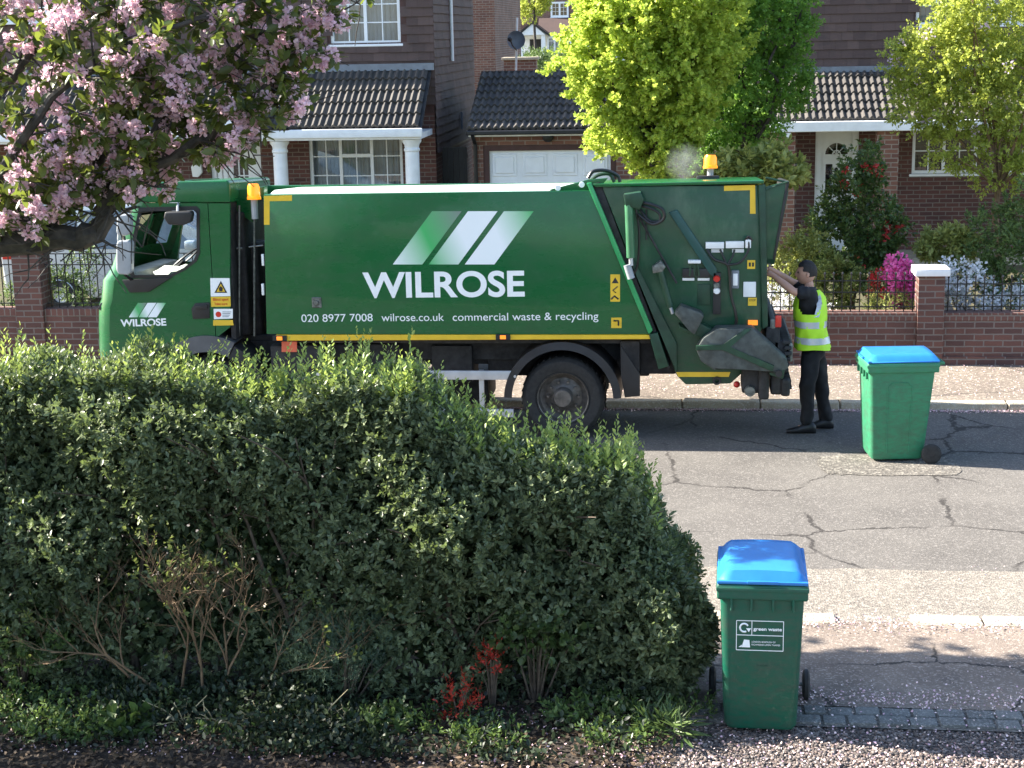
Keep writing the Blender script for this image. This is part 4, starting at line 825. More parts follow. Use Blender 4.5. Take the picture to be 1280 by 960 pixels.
# beacons
def beacon(px_, py_, d, h=.2, r=.058):
    q = at(px_, py_, YT+d); o = MB().tube([(q.x, q.y, q.z-.22), (q.x, q.y, q.z-.02)], .035, 10).build('beacon_base', M['mirrorg'], tr)
    MB().lathe([(0, 0), (r*1.1, 0), (r*1.1, .025), (r, .03), (r*.95, h*.8), (r*.75, h), (0, h)], (q.x, q.y, q.z-.02), 'Z', 18).build('beacon_lens', M['beacon'], o)
beacon(317.5, 246, .1, .16, .065); beacon(888, 198, 1.2, .14, .07); q = at(885, 207, YT+1.2); MB().box((q.x-.12, q.y-.1, q.z-.12), (q.x+.12, q.y+.1, q.z-.02), .02).build('beacon_plinth', M['black'], tr)
# chassis, tanks, side guard
za, zb_ = P(500, 430).z, P(500, 458).z
for y0 in (16.35, 17.3): MB().box((P(160, 440).x, y0, zb_-.02), (P(845, 440).x, y0+.08, za)).build('chassis_rail', M['chassis'], tr)
MB().box((P(345, 426).x, YT+.15, P(400, 432).z), (P(812, 424).x, YB-.15, P(400, 425.5).z)).build('subframe', M['chassis'], tr)
for (x0, y0, x1, y1, d0, d1) in ((340, 432, 400, 490, .1, .6), (410, 430, 500, 470, .35, .9), (540, 432, 590, 478, .4, .9), (530, 470, 610, 505, .9, 1.6), (400, 470, 480, 500, 1.2, 1.9), (775, 426, 800, 466, .1, .5)):
    a, b = P(x0, y1, d0), P(x1, y0, d0); MB().box((a.x, YT+d0, a.z), (b.x, YT+d1, b.z), .03).build('under_tank', M['chassis'], tr)
for (x0, y0, x1, y1, d0, d1) in ((800, 425, 846, 468, .25, YB-YT-.3), (290, 425, 345, 470, .45, YB-YT-.4), (610, 424, 812, 470, .55, YB-YT-.5), (400, 424, 620, 455, .6, 1.3)):
    a, b = P(x0, y1, d0), P(x1, y0, d0); MB().box((a.x, YT+d0, a.z), (b.x, YT+d1, b.z), .03).build('crossmember', M['chassis'], tr)
for px_ in (560, 575): q = P(px_, 470, .5); MB().tube([(q.x, YT+.5, q.z-.02), (q.x, YT+.9, q.z-.02)], .08, 16).build('air_tank', M['chassis'], tr)
MB().box((P(395, 475).x, YT+.0, P(520, 474.5).z), (P(640, 475).x, YT+.04, P(520, 463.5).z), .006).build('side_guard', M['alu'], tr)
MB().box((P(395, 475).x, YT+.0, P(520, 521).z), (P(641, 475).x, YT+.04, P(520, 511).z), .006).build('side_guard', M['alu'], tr)
for px_ in (430, 598): MB().box((P(px_, 475).x, YT+.041, P(520, 516).z), (P(px_+6, 475).x, YT+.08, P(520, 463.5).z), .004).build('guard_post', M['alu'], tr)
# wheels
def wheel(cx, cz, r, y, w=.28, out=-1, far=False):
    c = (cx, y, cz); s = 1
    t_ = MB().lathe([(r*.62, .02), (r*.7, .0), (r*.9, .005), (r*.97, .03), (r, .06), (r, w-.06), (r*.97, w-.03), (r*.9, w), (r*.62, w)], c, 'Y', 48, True).build('wheel', M['rubber'], tr)
    mb = MB()
    for k in range(40):
        a = k*2*PI/40; mb.box((-.008, .06, r-.004), (.008, w-.06, r+.008)); vs = mb.bm.verts[-8:] if hasattr(mb.bm.verts, '__getitem__') and mb.bm.verts.ensure_lookup_table() is None else []
        M_ = Matrix.Translation(c) @ Matrix.Rotation(a, 4, 'Y')
        for v in vs: v.co = M_ @ v.co
    mb.build('tread', M['rubber'], t_)
    rim = MB().lathe([(r*.635, .0), (r*.64, .02), (r*.6, .03), (r*.56, .1), (r*.45, .14), (r*.3, .12), (r*.24, .1), (r*.24, .03), (r*.2, .0), (.0, -.005)], c, 'Y', 40).build('rim', M['rim'], t_)
    for k in range(10):
        a = k*2*PI/10; MB().tube([(cx+r*.37*math.cos(a), y+.13, cz+r*.37*math.sin(a)), (cx+r*.37*math.cos(a), y+.09, cz+r*.37*math.sin(a))], .014, 6).build('wheel_nut', M['rim'], t_)
RW = .425; qr = P(703, 500); qf = P(262, 494)
wheel(qr.x, RW, RW, YT+.04, .5); wheel(qf.x, RW, RW, YT+.05); wheel(qr.x, RW, RW, YB-.6, .3); wheel(qf.x, RW, RW, YB-.6)
MB().tube([(qr.x, YT+.5, RW), (qr.x, YB-.5, RW+.1)], .09, 12).ball((qr.x, 16.9, RW+.05), .2, 2).build('axle', M['chassis'], tr); MB().tube([(qf.x, YT+.3, RW), (qf.x, YB-.3, RW+.1)], .06, 12).build('axle', M['chassis'], tr)
def arch(c, r0, r1, y0, y1, a0, a1, m, name='mudguard'): return MB().lathe([(r0, y0-YT), (r1, y0-YT+.012), (r1, y1-YT), (r1-.015, y1-YT), (r1-.015, y0-YT+.05), (r0, y0-YT+.03)], (c.x, YT, c.z), 'Y', 28, True, a0, a1).build(name, M[m], tr)
cz = Vector((qr.x, 0, RW)); arch(cz, .52, .60, YT-.02, YT+.55, R(2), R(178), 'black'); arch(Vector((qr.x, 0, RW+.1)), .52, .60, YB-.55, YB, R(2), R(178), 'black')
cz = Vector((qf.x-.0, 0, RW+.02)); arch(cz, .47, .64, YT-.015, YT+.5, R(62), R(190), 'fender'); arch(cz, .46, .6, YT-.0, YT+.5, R(0), R(61), 'black')
MB().ppx([(776, 432), (800, 468), (800, 495), (781, 497), (776, 470)], YT+.03, YT+.06, .004).build('mud_flap', M['black'], tr)
q = P(644, 470); MB().tube([(q.x, YT-.03, q.z), (q.x, YT+.03, q.z)], .014, 8).build('guard_bolt', M['alu'], tr)
q = P(308, 456); MB().box((q.x-.03, YT+.02, q.z-.05), (q.x+.02, YT+.05, q.z+.05), .005).build('side_reflector', M['orange'], tr)
# cab: front shell lofted from the profile, side doors with window openings, roof
prof = [(470, 119), (440, 114), (410, 113), (384, 113.5), (376, 116.5), (352, 118.5), (344, 124), (334, 130), (318, 135), (300, 140), (270, 149), (252, 155), (240, 160)]
NEAR, FAR = YT+.02, YB-.05
def lvl(i, d=.2):
    y, x = prof[i]; q = P(x, y); e = P(x, y).x+d; pts = []
    for k in range(7):
        a = PI/2*k/6; pts.append((e-d*math.sin(a), NEAR+.3-.3*math.cos(a), q.z))
    pts += [(q.x-.015, (NEAR+FAR)/2, q.z)]
    pts += [(p[0], FAR+NEAR-p[1], p[2]) for p in pts[6::-1]]; return pts
front = MB(); scr = MB(); rows_f = [[front.bm.verts.new(p) for p in lvl(i)] for i in range(len(prof))]; rows_s = [[scr.bm.verts.new(Vector(p)+Vector((.01, 0, 0))) for p in lvl(i)] for i in range(len(prof))]
for i in range(len(prof)-1):
    for k in range(len(rows_f[0])-1):
        if 8 <= i <= 11 and 2 <= k <= len(rows_f[0])-4: scr.bm.faces.new([rows_s[i][k], rows_s[i][k+1], rows_s[i+1][k+1], rows_s[i+1][k]])
        else: front.bm.faces.new([rows_f[i][k], rows_f[i][k+1], rows_f[i+1][k+1], rows_f[i+1][k]])
for v in [v for v in scr.bm.verts if not v.link_faces]: scr.bm.verts.remove(v)
front.build('cab_front', M['green'], tr, 60); scr.build('windscreen', M['glass'], tr, 60)
roof = MB().ppx([(158, 253), (161, 240), (172, 232), (196, 228), (284, 225), (287, 229), (287.5, 253)], NEAR-.003, FAR+.003, .085, 5).build('cab_roof', M['green'], tr)
MB().ppx([(176, 230), (190, 225.5), (240, 222), (240, 228)], NEAR+.3, FAR-.3, .02).build('roof_spoiler', M['green'], tr)
xs_front = [(y, P(x, y).x+.2) for y, x in prof[:-1]]
def xz_at(x, y): q = P(x, y, .02); return (q.x, q.z)
outer = [(xf, P(150, y).z) for y, xf in xs_front[::-1] if y >= 250]      # front edge from top to bottom
outer = [(outer[0][0]+.005, P(160, 254).z)] + outer[0:]
outer += [xz_at(150, 468), xz_at(178, 466)]
cc = (qf.x, RW+.02)
for a in range(150, 64, -8): outer.append((cc[0]+.62*math.cos(R(a)), cc[1]+.62*math.sin(R(a))))
xd = xz_at(262, 300)[0]; zarch = max(0.0, outer[-1][1]); outer = [p for p in outer if p[0] < xd] + [(xd, cc[1]+.62*math.sin(math.acos(min(1, (xd-cc[0])/.62)))), (xd, xz_at(262, 254)[1])]
hole = [(100+x/4, 200+y/4) for x, y in ((300, 243), (578, 236), (594, 252), (595, 465), (578, 505), (525, 545), (455, 582), (262, 585), (252, 560), (268, 405))]
holeXZ = [xz_at(*p) for p in hole]
door = plate('cab_door', outer, [holeXZ], NEAR, .05, M['green'], tr)
fd = plate('cab_door', outer, [holeXZ], FAR-.05, .05, M['green'], tr)
def ring(name, pts, w, Y0, th, m, parent):
    c = Vector((sum(p[0] for p in pts)/len(pts), sum(p[1] for p in pts)/len(pts))); inn = [tuple(c+(Vector(p)-c)*(1-w)) for p in pts]; out = [tuple(c+(Vector(p)-c)*(1+w*.45)) for p in pts]
    return plate(name, out, [inn], Y0, th, m, parent)
ring('window_seal', holeXZ, .07, NEAR-.008, .0075, M['black'], door)
mb = MB(); mb.bm.faces.new([mb.bm.verts.new((x, NEAR+.02, z)) for x, z in holeXZ]); mb.build('side_window', M['glass'], door, flat=True)
mb = MB(); mb.bm.faces.new([mb.bm.verts.new((x, FAR-.02, z)) for x, z in holeXZ]); mb.build('side_window', M['glass'], fd, flat=True)
MB().ppx([(152, 350), (215, 346.5), (186, 365), (162, 366)], NEAR-.03, NEAR-.0005, .01).build('door_sill', M['black'], door)
h = MB().ppx([(239, 386), (244, 379), (262, 378), (262, 398), (241, 399)], NEAR-.012, NEAR-.0005, .006).build('handle_recess', M['black'], door); MB().ppx([(243, 382), (259, 381), (259, 386), (244, 387)], NEAR-.03, NEAR-.0125, .006).build('door_handle', M['black'], h)
rear = [(xd+.008, xz_at(262, 254)[1]), xz_at(287, 254), xz_at(287.5, 409), (xd+.008, cc[1]+.62*math.sin(math.acos(min(1, (xd-cc[0])/.62))))]
plate('cab_quarter_panel', rear, [], NEAR, .04, M['green'], tr); plate('cab_quarter_panel', rear, [], FAR-.04, .04, M['green'], tr)
x9 = xz_at(287, 300)[0]; MB().box((x9-.05, NEAR+.04, P(287, 425).z), (x9, FAR-.04, P(287, 240).z)).build('cab_rear_wall', M['chassis'], tr)
MB().box((P(145, 400).x, NEAR+.06, P(200, 408).z), (x9-.06, FAR-.06, P(200, 404).z)).build('cab_floor', M['dark'], tr)
MB().ppx([(143, 352), (148, 338), (170, 340), (176, 356), (176, 404), (140, 404)], NEAR+.1, FAR-.1, .03).build('dashboard', M['cream'], tr)
for y0 in (NEAR+.35, FAR-.85):
    s_ = MB().ppx([(218, 372), (250, 374), (252, 392), (218, 390)], y0, y0+.5, .03).build('seat', M['seat'], tr); MB().box((P(243, 0).x, y0+.02, P(240, 378).z), (P(255, 0).x, y0+.48, P(240, 318).z), .05, 3).build('seat_back', M['seat'], s_)
a = P(192, 345).x; mb = MB(); mb.lathe([(.2, -.012), (.215, 0), (.2, .012), (.19, 0)], (0, 0, 0), 'Z', 28, True)
for v in mb.bm.verts: v.co = Matrix.Translation((a, FAR-.6, P(192, 337).z)) @ Matrix.Rotation(R(-40), 4, 'Y') @ v.co
mb.tube([(a, FAR-.6, P(192, 337).z), (P(174, 350).x, FAR-.6, P(174, 358).z)], .03, 8); mb.build('steering_wheel', M['black'], tr)
tag(MB().ball(P(215, 342, .5), .12, 2, (1.6, 1.4, .7), .25).ball(P(233, 340, .5), .09, 2, (1.3, 1, .8), .25).build('dash_jacket', mat('pale_jacket', (.5, .52, .45), .9)), 'crumpled pale jacket lying inside the green cab by its side window', 'jacket')
# mirrors
def mirrors(y0, y1, s):
    m1 = MB().ppx([(147, 301), (161, 301), (163.5, 305), (163, 340), (160, 344), (148, 343), (145, 338), (145, 306)], y0, y1, .025, 3).build('wing_mirror', M['mirrorg'], tr)
    MB().ppx([(146, 269), (159, 268), (162, 272), (162, 291), (158, 295), (147, 294), (145, 290)], y0, y1, .025, 3).build('upper_mirror', M['mirrorg'], tr)
    MB().tube([at(155, 295, (y0+y1)/2), at(156, 302, (y0+y1)/2)], .014, 6).tube([at(152, 268, (y0+y1)/2), at(156, 262, (y0+y1)/2), at(170, 258, NEAR if s < 0 else FAR)], .014, 6).tube([at(156, 343, (y0+y1)/2), at(165, 350, NEAR if s < 0 else FAR)], .016, 6).build('mirror_arm', M['black'], tr)
    for (x0, y_0, x1, y_1) in ((162.3, 305, 163.5, 340),):
        pass
mirrors(YT-.22, YT-.1, -1); mirrors(YB+.08, YB+.2, 1)
MB().ppx([(206, 265), (238, 264), (240, 268), (238, 278), (228, 282), (210, 281), (204, 272)], YT-.12, YT-.02, .02, 3).build('kerb_mirror', M['black'], tr)
MB().tube([at(222, 266, YT-.07), at(222, 258, YT-.02), at(223, 254, NEAR+.02)], .014, 6).build('kerb_mirror_arm', M['mirrorg'], tr)
MB().ppx([(100+x/4, 200+y/4) for x, y in ((85, 745), (100, 715), (150, 700), (150, 745), (132, 760))], NEAR+.06, NEAR+.16, .01).build('front_step_trim', M['black'], tr)
# cab stickers
st = MB().prism(XZ([(262.8, 347.5), (287, 347.5), (288, 370), (263.5, 370.5)], .02), NEAR-.002, NEAR-.0004).build('hazard_sign', M['white'], tr)
plate('hazard_triangle', XZ([(268, 366), (284, 366), (276, 351)], .017), [XZ([(270.5, 364.7), (281.5, 364.7), (276, 354.3)], .017)], NEAR-.0035, .001, M['black'], st)
MB().prism(XZ([(274.2, 364), (278, 364), (278.5, 360), (276, 357.5), (273.5, 360)], .017), NEAR-.0035, NEAR-.0025).build('hazard_symbol', M['black'], st)
MB().prism(XZ([(270.5, 364.7), (281.5, 364.7), (276, 354.3)], .017), NEAR-.0028, NEAR-.0022).build('triangle_fill', M['yellow'], st)
st = MB().prism(XZ([(263.5, 371), (288, 370.5), (288.5, 383), (264, 383.5)], .02), NEAR-.002, NEAR-.0004).build('warning_label', M['yellow'], tr)
text('label_text', 'Blind spot', P(266.5, 376, .0165), P(285.5, 375.5, .0165), .03, M['red'], st); text('label_text', 'Take care', P(268, 381.3, .0165), P(284, 381, .0165), .027, M['red'], st)
st = MB().prism(XZ([(267, 386), (291, 386), (291, 398), (267.5, 399)], .02), NEAR-.002, NEAR-.0004).build('safety_label', M['white'], tr)
q = P(273, 393, .016); MB().lathe([(0, -.001), (.03, -.001), (.03, 0), (0, 0)], (q.x, NEAR-.0022, q.z), 'Y', 20).build('label_disc', M['red'], st)
for k in range(4): MB().prism(XZ([(278, 389.5+k*2), (289-k, 389.5+k*2), (289-k, 390.3+k*2), (278, 390.3+k*2)], .017), NEAR-.003, NEAR-.0022).build('label_line', M['lead'], st)
MB().prism(XZ([(266.5, 400), (291, 400), (292, 406.5), (266.5, 407)], .02), NEAR-.002, NEAR-.0004).build('yellow_tape', M['yellow'], tr)
MB().prism(XZ([(186, 436), (240, 433), (240, 438), (186, 441)], .02), NEAR-.002, NEAR-.0004).build('yellow_tape', M['yellow'], door)
text('lettering', 'WILROSE', P(151, 408, .0195), P(208, 406.5, .0195), .075, M['white'], door, .03)
bars(378.5, 396.5, (161, 173, 185), 11, 11.5, NEAR, 'cab_logo_')
# gear between cab and body
for (x0, y0, x1, y1, d0, d1) in ((292, 262, 304, 420, .3, .7), (308, 300, 322, 430, .5, 1.0), (296, 300, 326, 400, 1.1, 1.6)):
    a, b = P(x0, y1, d0), P(x1, y0, d0); MB().box((a.x, YT+d0, a.z), (b.x, YT+d1, b.z), .04, 3).build('exhaust_stack', M['chassis'], tr)
MB().ppx([(287, 236), (330, 230), (330, 246), (316, 246), (316, 276), (296, 262), (287, 250)], YT+.35, YT+.5, .01).build('air_deflector', M['green'], tr)
for (x0, x1) in ((299, 300.5), (318, 319.5)): MB().tube([P(x0, 255, .2), P(x0, 420, .2)], .012, 8).build('grab_pipe', M['steel'], tr)
MB().tube([P(296, 309, .2), P(303, 309, .2)], .012, 6).tube([P(311, 308, .1), P(329, 306, .1)], .008, 6).build('cable_run', M['steel'], tr)
for p in ((328.5, 325), (328.5, 362)): q = P(*p); MB().box((q.x-.015, YT+.0, q.z-.06), (q.x+.01, YT+.04, q.z+.06), .006).build('panel_hinge', M['whiteplas'], tr)
def lean(o):
    for v in o.data.vertices:
        z = v.co.z; f = min(1, max(0, (z-.9)/1.4)); y = v.co.y + (YT+YB)/2 - YT
        if y > 0: v.co.z -= .07*y*f
    for c in o.children: lean(c)
for c in tr.children: lean(c)
m, t, b = nm('thin_smoke'); t.nodes.remove(b); v_ = N(t, 'ShaderNodeVolumePrincipled'); v_.inputs['Color'].default_value = (.6, .65, .62, 1); 
g = N(t, 'ShaderNodeTexCoord'); ln_ = N(t, 'ShaderNodeVectorMath', operation='DISTANCE'); sc_ = at(857, 205, YT+1.0); ln_.inputs[1].default_value = sc_; t.links.new(g.outputs['Object'], ln_.inputs[0])
fo = N(t, 'ShaderNodeMapRange'); fo.inputs[1].default_value = .05; fo.inputs[2].default_value = .24; fo.inputs[3].default_value = 1; fo.inputs[4].default_value = 0; t.links.new(ln_.outputs['Value'], fo.inputs[0])
mu = N(t, 'ShaderNodeMath', operation='MULTIPLY'); t.links.new(fo.outputs[0], mu.inputs[0]); t.links.new(ramp(t, noise(t, 7, 4, g.outputs['Object']), .35, .65), mu.inputs[1]); m3 = N(t, 'ShaderNodeMath', operation='MULTIPLY'); t.links.new(mu.outputs[0], m3.inputs[0]); m3.inputs[1].default_value = 1.8; t.links.new(m3.outputs[0], v_.inputs['Density'])
t.links.new(v_.outputs[0], t.nodes['Material Output'].inputs['Volume']); mb = MB()
mb.ball(sc_, .27, 3, (1, 1, 1.1), .02)
tag(mb.build('exhaust_smoke', m), 'faint grey puff of exhaust smoke above the truck tail', 'smoke', kind='stuff')
#%%BINS
# ------------------------------------------------------------------ wheelie bins (built standing at the origin, handle and wheels at +y)
def wbin(label, loc, rz, gm, front_sign):
    t = thing('wheelie_bin', label, 'wheelie bin', loc, 'two wheeled green waste bins with blue lids', rz, local=True); g = M[gm]
    mb = MB(); z = [0.03, .06, .9, .98]; sec = [(.225, -.30, .20), (.24, -.315, .22), (.272, -.36, .3), (.278, -.365, .31)]
    rings = []
    for zz, (w, yf, yb) in zip(z, sec):
        pts = []
        for (cx, cy, a0) in ((w-.05, yb-.05, 0), (-w+.05, yb-.05, 90), (-w+.05, yf+.05, 180), (w-.05, yf+.05, 270)):
            for k in range(5): a = R(a0+k*22.5); pts.append(mb.bm.verts.new((cx+.05*math.cos(a), cy+.05*math.sin(a), zz)))
        rings.append(pts)
    for i in range(3):
        for k in range(20): mb.bm.faces.new([rings[i][k], rings[i][(k+1) % 20], rings[i+1][(k+1) % 20], rings[i+1][k]])
    mb.bm.faces.new(rings[0][::-1]); mb.build('body', g, t)
    mb = MB(); mb.box((-.295, -.385, .9), (.295, .33, 1.0), .018, 3); mb.box((-.3, -.392, .955), (.3, .335, .985), .01, 2)
    for x in (-.2, -.07, .07, .2): mb.box((x-.008, -.385, .83), (x+.008, -.355, .91), .004, 1)
    mb.build('rim', g, t)
    for sx in (-1, 1): MB().hexa([(sx*.272, -.1, .12), (sx*.285, -.1, .12), (sx*.285, .12, .12), (sx*.272, .12, .12), (sx*.272, -.12, .86), (sx*.281, -.12, .86), (sx*.281, .13, .86), (sx*.272, .13, .86)], .006, 1).build('side_panel', g, t) if False else None
    # raised arched panel outline on each side
    for sx in (-1, 1):
        pts = []
        for (y, zz) in ((-.16, .1), (-.17, .6), (-.17, .76), (-.13, .8), (.03, .8), (.07, .76), (.06, .1)):
            w = .24+(.272-.24)*(zz-.06)/.84; pts.append((sx*(w+.001), y, zz))
        MB().tube(pts, .006, 6).build('side_rib', g, t)
    lid = MB(); nx, ny = 16, 14; gv = []
    for j in range(ny+1):
        row = []
        for i in range(nx+1):
            u, v = i/nx*2-1, j/ny*2-1; ed = max(abs(u)**6, abs(v)**6); x = u*.292; y = -.02+v*.36
            h = 0+.035*(1-abs(u)**5)*(1-abs(v)**7)+.015*(v+1)/2; flat = .012 if abs(u) < .72 and v > -.75 else 0; x *= 1-.07*(v+1)/2; ch = min(1, (1-abs(u))/.2)*min(1, (1-abs(v))/.14); row.append(lid.bm.verts.new((x, y, 1.012+.055*ch**.8+.012*(1-u*u)-.012*max(0, -v-.86)/.14)))
        gv.append(row)
    for j in range(ny):
        for i in range(nx): lid.bm.faces.new([gv[j][i], gv[j][i+1], gv[j+1][i+1], gv[j+1][i]])
    lid.box((-.294, -.382, 1.001), (.294, -.35, 1.022), .008, 2); lid.box((-.294, -.35, 1.001), (-.27, .33, 1.016), .004, 1); lid.box((.27, -.35, 1.001), (.294, .33, 1.016), .004, 1)
    L = lid.build('lid', M['lid'], t, 50)
    MB().tube([(-.2, .32, .98), (-.2, .39, .975), (.2, .39, .975), (.2, .32, .98)], .016, 8).build('handle', g, t)
    MB().box((-.1, -.4, 1.01), (.1, -.38, 1.03), .006).build('lid_grip', M['lid'], L)
    MB().tube([(-.32, .27, .1), (.32, .27, .1)], .012, 8).build('axle', M['steel'], t)
    for sx in (-1, 1):
        w = MB().lathe([(.02, -.025), (.07, -.025), (.085, -.022), (.1, -.012), (.1, .012), (.085, .022), (.07, .025), (.02, .025)], (sx*.325, .27, .1), 'X', 28, True).build('wheel', M['rubber'], t)
        MB().lathe([(0, -.02), (.055, -.02), (.06, -.015), (.06, .015), (.055, .02), (0, .02)], (sx*.327, .27, .1), 'X', 20).build('hub', M['black'], w)
    if front_sign:
        Yp = lambda z: -.315-(z-.06)*.045/.84-.0015
        def fr_(x, z): return Vector((x, Yp(z), z))
        mb = MB()
        def line(x0, z0, x1, z1, w=.0022):
            n = Vector((z1-z0, 0, x0-x1)); n.normalize(); a, b = fr_(x0, z0), fr_(x1, z1); mb.hexa([a-n*w, b-n*w, b-n*w+Vector((0, .001, 0)), a-n*w+Vector((0, .001, 0)), a+n*w, b+n*w, b+n*w+Vector((0, .001, 0)), a+n*w+Vector((0, .001, 0))])
        L_, R_, T_, B_, Mz, Mx = -.165, .14, .76, .565, .665, -.065
        for l in ((L_, T_, R_, T_), (L_, B_, R_, B_), (L_, Mz, R_, Mz), (L_, B_, L_, T_), (R_, B_, R_, T_), (Mx, Mz, Mx, T_)): line(*l)
        s1 = mb.build('sign_frame', M['white'], t)
        cx, cz_ = -.115, .713; pts = [fr_(cx+.027*math.cos(R(a)), cz_+.027*math.sin(R(a))) for a in range(-60, -345, -15)]; mb = MB(); mb.tube([p+Vector((0, .001, 0)) for p in pts], .006, 4)
        mb.prism([(cx+.012, cz_-.002), (cx+.045, cz_-.002), (cx+.03, cz_-.026)], Yp(.71)-.002, Yp(.71)); mb.build('recycling_symbol', M['white'], s1)
        text('sign_text', 'green waste', fr_(-.055, .698), fr_(.13, .698), .022, M['white'], s1, .02)
        mb = MB(); mb.prism([(-.13, .585), (-.075, .585), (-.08, .632), (-.115, .635)], Yp(.6)-.002, Yp(.6)+.002); mb.prism([(-.15, .585), (-.131, .585), (-.128, .6)], Yp(.6)-.002, Yp(.6)+.002); mb.build('council_emblem', M['white'], s1)
        text('sign_text', 'LONDON BOROUGH OF', fr_(-.065, .617), fr_(.09, .617), .011, M['white'], s1); text('sign_text', 'RICHMOND UPON THAMES', fr_(-.065, .598), fr_(.12, .598), .011, M['white'], s1)
        text('embossed_text', 'RICHMOND', fr_(-.03, .46), fr_(.04, .46), .01, M['bin'], t)
    return t
qb = at(957, 918, 8.95)
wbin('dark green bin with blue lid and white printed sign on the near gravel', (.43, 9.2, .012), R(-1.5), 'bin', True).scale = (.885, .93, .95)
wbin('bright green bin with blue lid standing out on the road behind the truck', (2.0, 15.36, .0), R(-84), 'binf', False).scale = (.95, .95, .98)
#%%PERSON
# ------------------------------------------------------------------ the worker
def skin(name, verts, edges, m, parent, sub=2, root=0):
    me = bpy.data.meshes.new(name); o0 = ORG.get(parent.name if parent else None, Vector((0, 0, 0)))
    me.from_pydata([tuple(Vector(v[0])-o0) for v in verts], edges, []); ob = bpy.data.objects.new(name, me); COL.objects.link(ob)
    md = ob.modifiers.new('s', 'SKIN'); md.use_smooth_shade = True; md.branch_smoothing = .6; sb = ob.modifiers.new('u', 'SUBSURF'); sb.levels = sub; sb.render_levels = sub
    for i, v in enumerate(verts):
        r = v[1] if isinstance(v[1], tuple) else (v[1], v[1]); me.skin_vertices[0].data[i].radius = r; me.skin_vertices[0].data[i].use_root = (i == root)
    dg = bpy.context.evaluated_depsgraph_get(); dg.update(); m2 = bpy.data.meshes.new_from_object(ob.evaluated_get(dg)); bpy.data.objects.remove(ob); m2.name = name; m2.materials.clear()
    m2.polygons.foreach_set('use_smooth', [True]*len(m2.polygons)); return link(name, m2, m, parent, o0)
Yp_ = 16.35
H_ = lambda x, y, d=0: at(x, y, Yp_+d)
pr = thing('person', 'worker in yellow high visibility vest and black trousers operating the truck tail', 'person', H_(1016, 538))
# body (continuous): pelvis, torso, neck, head, arms, legs
V = [(H_(1019, 436), (.05, .08)), (H_(1015, 412), (.09, .12)), (H_(1012, 390), (.13, .17)), (H_(1011, 371), (.11, .16)), (H_(1012, 359), .055), (H_(1010, 349), .055)]
E_ = [(0, 1), (1, 2), (2, 3), (3, 4), (4, 5)]
def add(lst, p, r, par): lst.append((p, r)); return len(lst)-1
def chain(V, E, par, pts):
    for p, r in pts:
        i = len(V); V.append((p, r)); E.append((par, i)); par = i
    return par
HD = {'n': [(1009, 363, -.19), (994, 366, -.22), (966, 344, -.12), (958, 340.5, -.1)], 'f': [(1009, 362, .18), (990, 353, .2), (966, 338, .1), (958, 335, .08)]}
for k, s in (('n', -1), ('f', 1)):
    a, b, c, d = HD[k]; chain(V, E_, 3, [(H_(*a), .06), (H_((a[0]+b[0])/2, (a[1]+b[1])/2, (a[2]+b[2])/2), .05), (H_(*b), .043), (H_((b[0]*.6+c[0]*.4), (b[1]*.6+c[1]*.4), (b[2]*.6+c[2]*.4)), .044), (H_(*c), .028), (H_(*d), (.022, .038))])
for (hx, hd, kx, ky, ax, ay) in ((1014, -.1, 1009, 483, 1009, 530), (1019, .1, 1026, 481, 1031, 527)):
    chain(V, E_, 0, [(H_(hx+2, 446, hd), .06), (H_((hx+kx)/2, 462, hd), .082), (H_(kx, ky, hd*1.05), .06), (H_((kx+ax)/2, (ky+ay)/2-6, hd*1.05), .058), (H_(ax, ay-4, hd*1.05), .042), (H_(ax, ay+3, hd*1.05), .04), (H_(ax-13, ay+6, hd*1.1), (.035, .025))])
bd = skin('body', V, E_, M['skin'], pr)
# head with face
hc = H_(1008, 341); head = MB()
bmesh.ops.create_icosphere(head.bm, subdivisions=4, radius=1)
for v in head.bm.verts:
    x, y, z = v.co; fx = -x                            # face looks to -x
    X = x*.095; Y = y*.073; Z = z*.118
    if fx > 0: X *= 1+.08*max(0, -z); 
    if z < 0: Y *= 1-.22*min(1, -z)*max(0, .3+fx); X *= 1-.12*(-z)*(1 if x > 0 else 0)
    nose = math.exp(-((z+.12)/.2)**2-(y/.2)**2)*(fx > .4); X -= .026*nose*min(1, (fx-.4)*3)
    brow = math.exp(-((z-.22)/.1)**2-(y/.5)**2)*(fx > .5); X -= .006*brow; eye = math.exp(-((z-.06)/.1)**2-((abs(y)-.38)/.16)**2)*(fx > .4); X += .01*eye
    mo = math.exp(-((z+.5)/.07)**2-(y/.3)**2)*(fx > .4); X -= .006*mo; ch = math.exp(-((z+.85)/.16)**2-(y/.4)**2)*(fx > .1); X -= .012*ch
    v.co = hc + Vector((X, Y, Z))
for s in (-1, 1): head.ball(hc+Vector((.012, s*.073, -.01)), .03, 2, (.7, .3, 1.05))
head.build('head', M['skin'], pr, 80)
mb = MB()
for s in (-1, 1): mb.ball(hc+Vector((-.082, s*.028, .008)), .011, 2)
mb.build('eyes', M['hair'], pr)
hair = MB(); bmesh.ops.create_icosphere(hair.bm, subdivisions=4, radius=1); kill = []
for v in hair.bm.verts:
    x, y, z = v.co
    if (-x > .45 and z < .42) or (z < -.35) or (-x > -.1 and z < .12 and abs(y) > .2 and x < .1): kill.append(v)
    n_ = 1+random.uniform(-.02, .05); v.co = hc + Vector((x*.104*n_+.004, y*.081*n_, z*.127*n_+.004))
bmesh.ops.delete(hair.bm, geom=kill, context='VERTS'); hair.build('hair', M['hair'], pr, 80)
